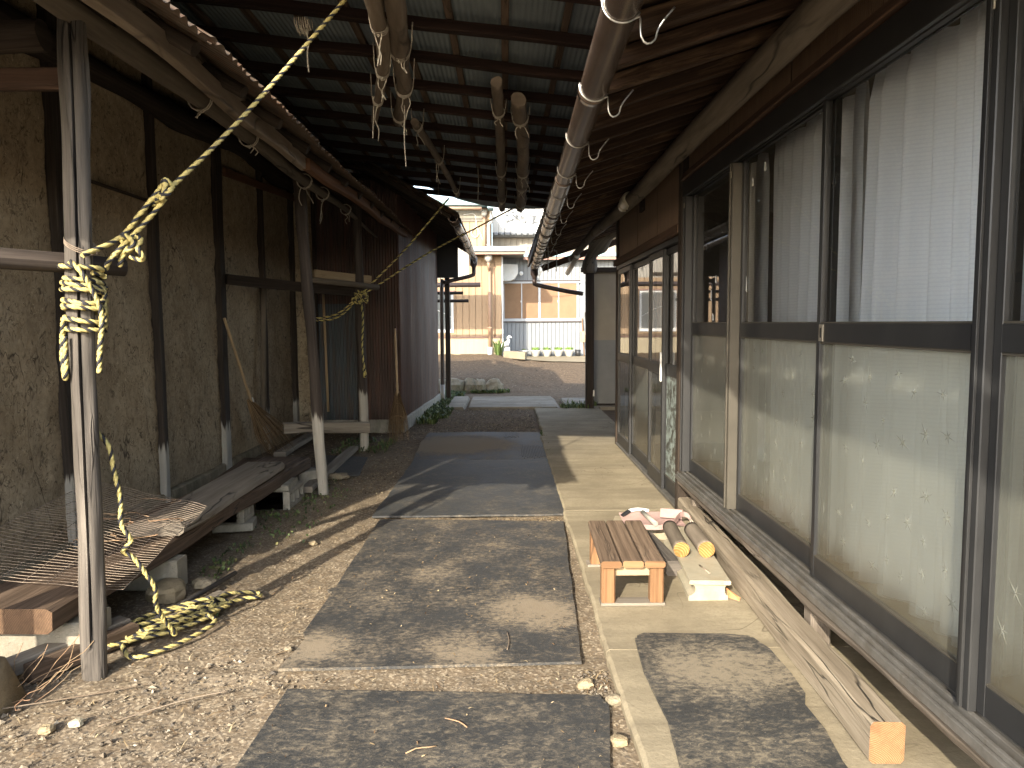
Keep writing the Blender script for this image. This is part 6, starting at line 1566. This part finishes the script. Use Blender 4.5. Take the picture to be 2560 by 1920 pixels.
def litter(n, xr, yr, l0, l1, w, seed, label, dens=None, onmat=False, flatz=.006, mat='litter', name='straw_litter'):
    rg = random.Random(seed); mb = MB()
    for i in range(n):
        x = rg.uniform(*xr); y = rg.uniform(*yr)
        if dens and rg.random() > dens(x, y): continue
        if not onmat and blocked(x, y): continue
        z = (0.0175 if onmat else gz(x, y)) + flatz * rg.random()
        L = rg.uniform(l0, l1); a = rg.uniform(0, 6.28); d = V3((math.cos(a), math.sin(a), rg.uniform(-.08, .15))) * L * .5; s_ = V3((-d.y, d.x, 0)).normalized() * w * rg.uniform(.5, 1.2)
        c = V3((x, y, z + .002)); k = s_ * rg.uniform(-2.5, 2.5) + V3((0, 0, .004))
        mb.add([c - d + s_, c - d - s_, c + k - s_, c + k + s_, c + d - s_ * .5, c + d + s_ * .5], [[0, 1, 2, 3], [3, 2, 4, 5]])
    return mb.build(name, mat, None, (0, 0, 0), 'stuff', label, 'litter')
litter(1500, (-2.4, 0.42), (1.95, 6.0), .015, .07, .0022, 1, 'dry straw and needles strewn over the dirt')
litter(900, (0.29, 0.43), (2.6, 7.2), .012, .05, .0025, 2, 'dry litter caught along the concrete edge')
litter(500, (-0.9, 0.42), (5.06, 5.24), .012, .06, .0025, 7, 'dry litter in the gap between two mats')
litter(1500, (-2.3, -0.9), (6.0, 9.4), .02, .06, .006, 3, 'dead leaves on the dark soil between the posts')
litter(1300, (-1.3, 3.0), (15.2, 22), .03, .09, .004, 4, 'straw and dead stalks over the earth mound')
litter(900, (-1.1, .5), (9.4, 12), .015, .05, .004, 5, 'dead leaves on the damp gravel before the footpath')
litter(140, (-0.85, 0.3), (1.9, 5.0), .006, .02, .003, 6, 'crumbs and bits of straw on the mats', None, True)
for i, (p, lb) in enumerate((([(-0.33, 2.27, .02), (-0.30, 2.29, .024), (-0.26, 2.30, .022), (-0.235, 2.31, .02)], 'short pale twig lying on the nearest mat'), ([(-0.22, 2.48, .02), (-0.17, 2.45, .024), (-0.14, 2.42, .02)], 'thin curved stalk on the nearest mat'), ([(0.0, 3.2, .02), (0.008, 3.10, .022), (0.0, 3.02, .02)], 'dark thin twig near the sandy patch of the large mat'), ([(-1.85, 2.58, .015), (-1.6, 2.66, .02), (-1.42, 2.75, .015)], 'slim brown twig lying before the post foot'), ([(-1.42, 2.46, .015), (-1.2, 2.62, .02), (-1.06, 2.70, .015)], 'slim dark twig lying in the near gravel'))):
    mb = MB(); mb.tube(spline(p, .02), .0026, 5, rough=.5); mb.build('fallen_twig', 'straw' if i < 2 else 'bark_pole', None, V3(p[0]), None, lb, 'twig')
def weeds(spots, label, seed, mat='blade', h=0.08, w=.006):
    mb = MB(); rg = random.Random(seed)
    for (x0, x1, y0, y1, n, hh) in spots:
        for i in range(n):
            x = rg.uniform(x0, x1); y = rg.uniform(y0, y1)
            a = rg.uniform(0, 6.28); L = hh * rg.uniform(.4, 1); b = V3((x, y, gz(x, y) - .004)); ln = V3((math.cos(a), math.sin(a), 0)) * L * rg.uniform(.2, .9)
            s_ = V3((-math.sin(a), math.cos(a), 0)) * w * rg.uniform(.6, 1.6)
            m_ = b + ln * .5 + V3((0, 0, L * .6)); t_ = b + ln + V3((0, 0, L * rg.uniform(.5, 1)))
            mb.add([b - s_ * .5, b + s_ * .5, m_ + s_, m_ - s_, t_], [[0, 1, 2, 3], [3, 2, 4]])
    return mb.build('weeds', mat, None, (0, 0, 0), 'stuff', label, 'weeds')
weeds([(-1.24, -0.98, 10.2, 14.6, 1500, .13), (-1.15, -0.85, 10.8, 12.0, 500, .09), (-1.05, -0.8, 14.0, 14.9, 200, .1)], 'green weeds along the foot of the iron shed wall', 1, w=.010)
weeds([(0.44, 0.50, 7.3, 9.4, 260, .05), (0.9, 1.34, 11.75, 12.05, 260, .16), (1.0, 1.5, 12, 12.2, 60, .2)], 'weeds in the joints of the concrete pavement', 2, w=.007)
weeds([(-1.9, -1.5, 5.0, 6.6, 240, .035), (-1.7, -1.3, 4.6, 6.2, 160, .03), (-1.9, -1.3, 7.9, 8.9, 260, .08), (-1.9, -1.6, 6.3, 7.0, 100, .07), (-1.75, -1.6, 3.9, 4.6, 90, .04), (-1.47, -1.4, 3.45, 3.6, 50, .04)], 'small green weeds around posts and blocks by the clay shed', 3, w=.007)
weeds([(-0.7, 0.0, 14.75, 14.95, 260, .12), (-0.3, 0.1, 14.8, 15.1, 100, .1)], 'weeds at the foot of the field stones', 4, w=.012)
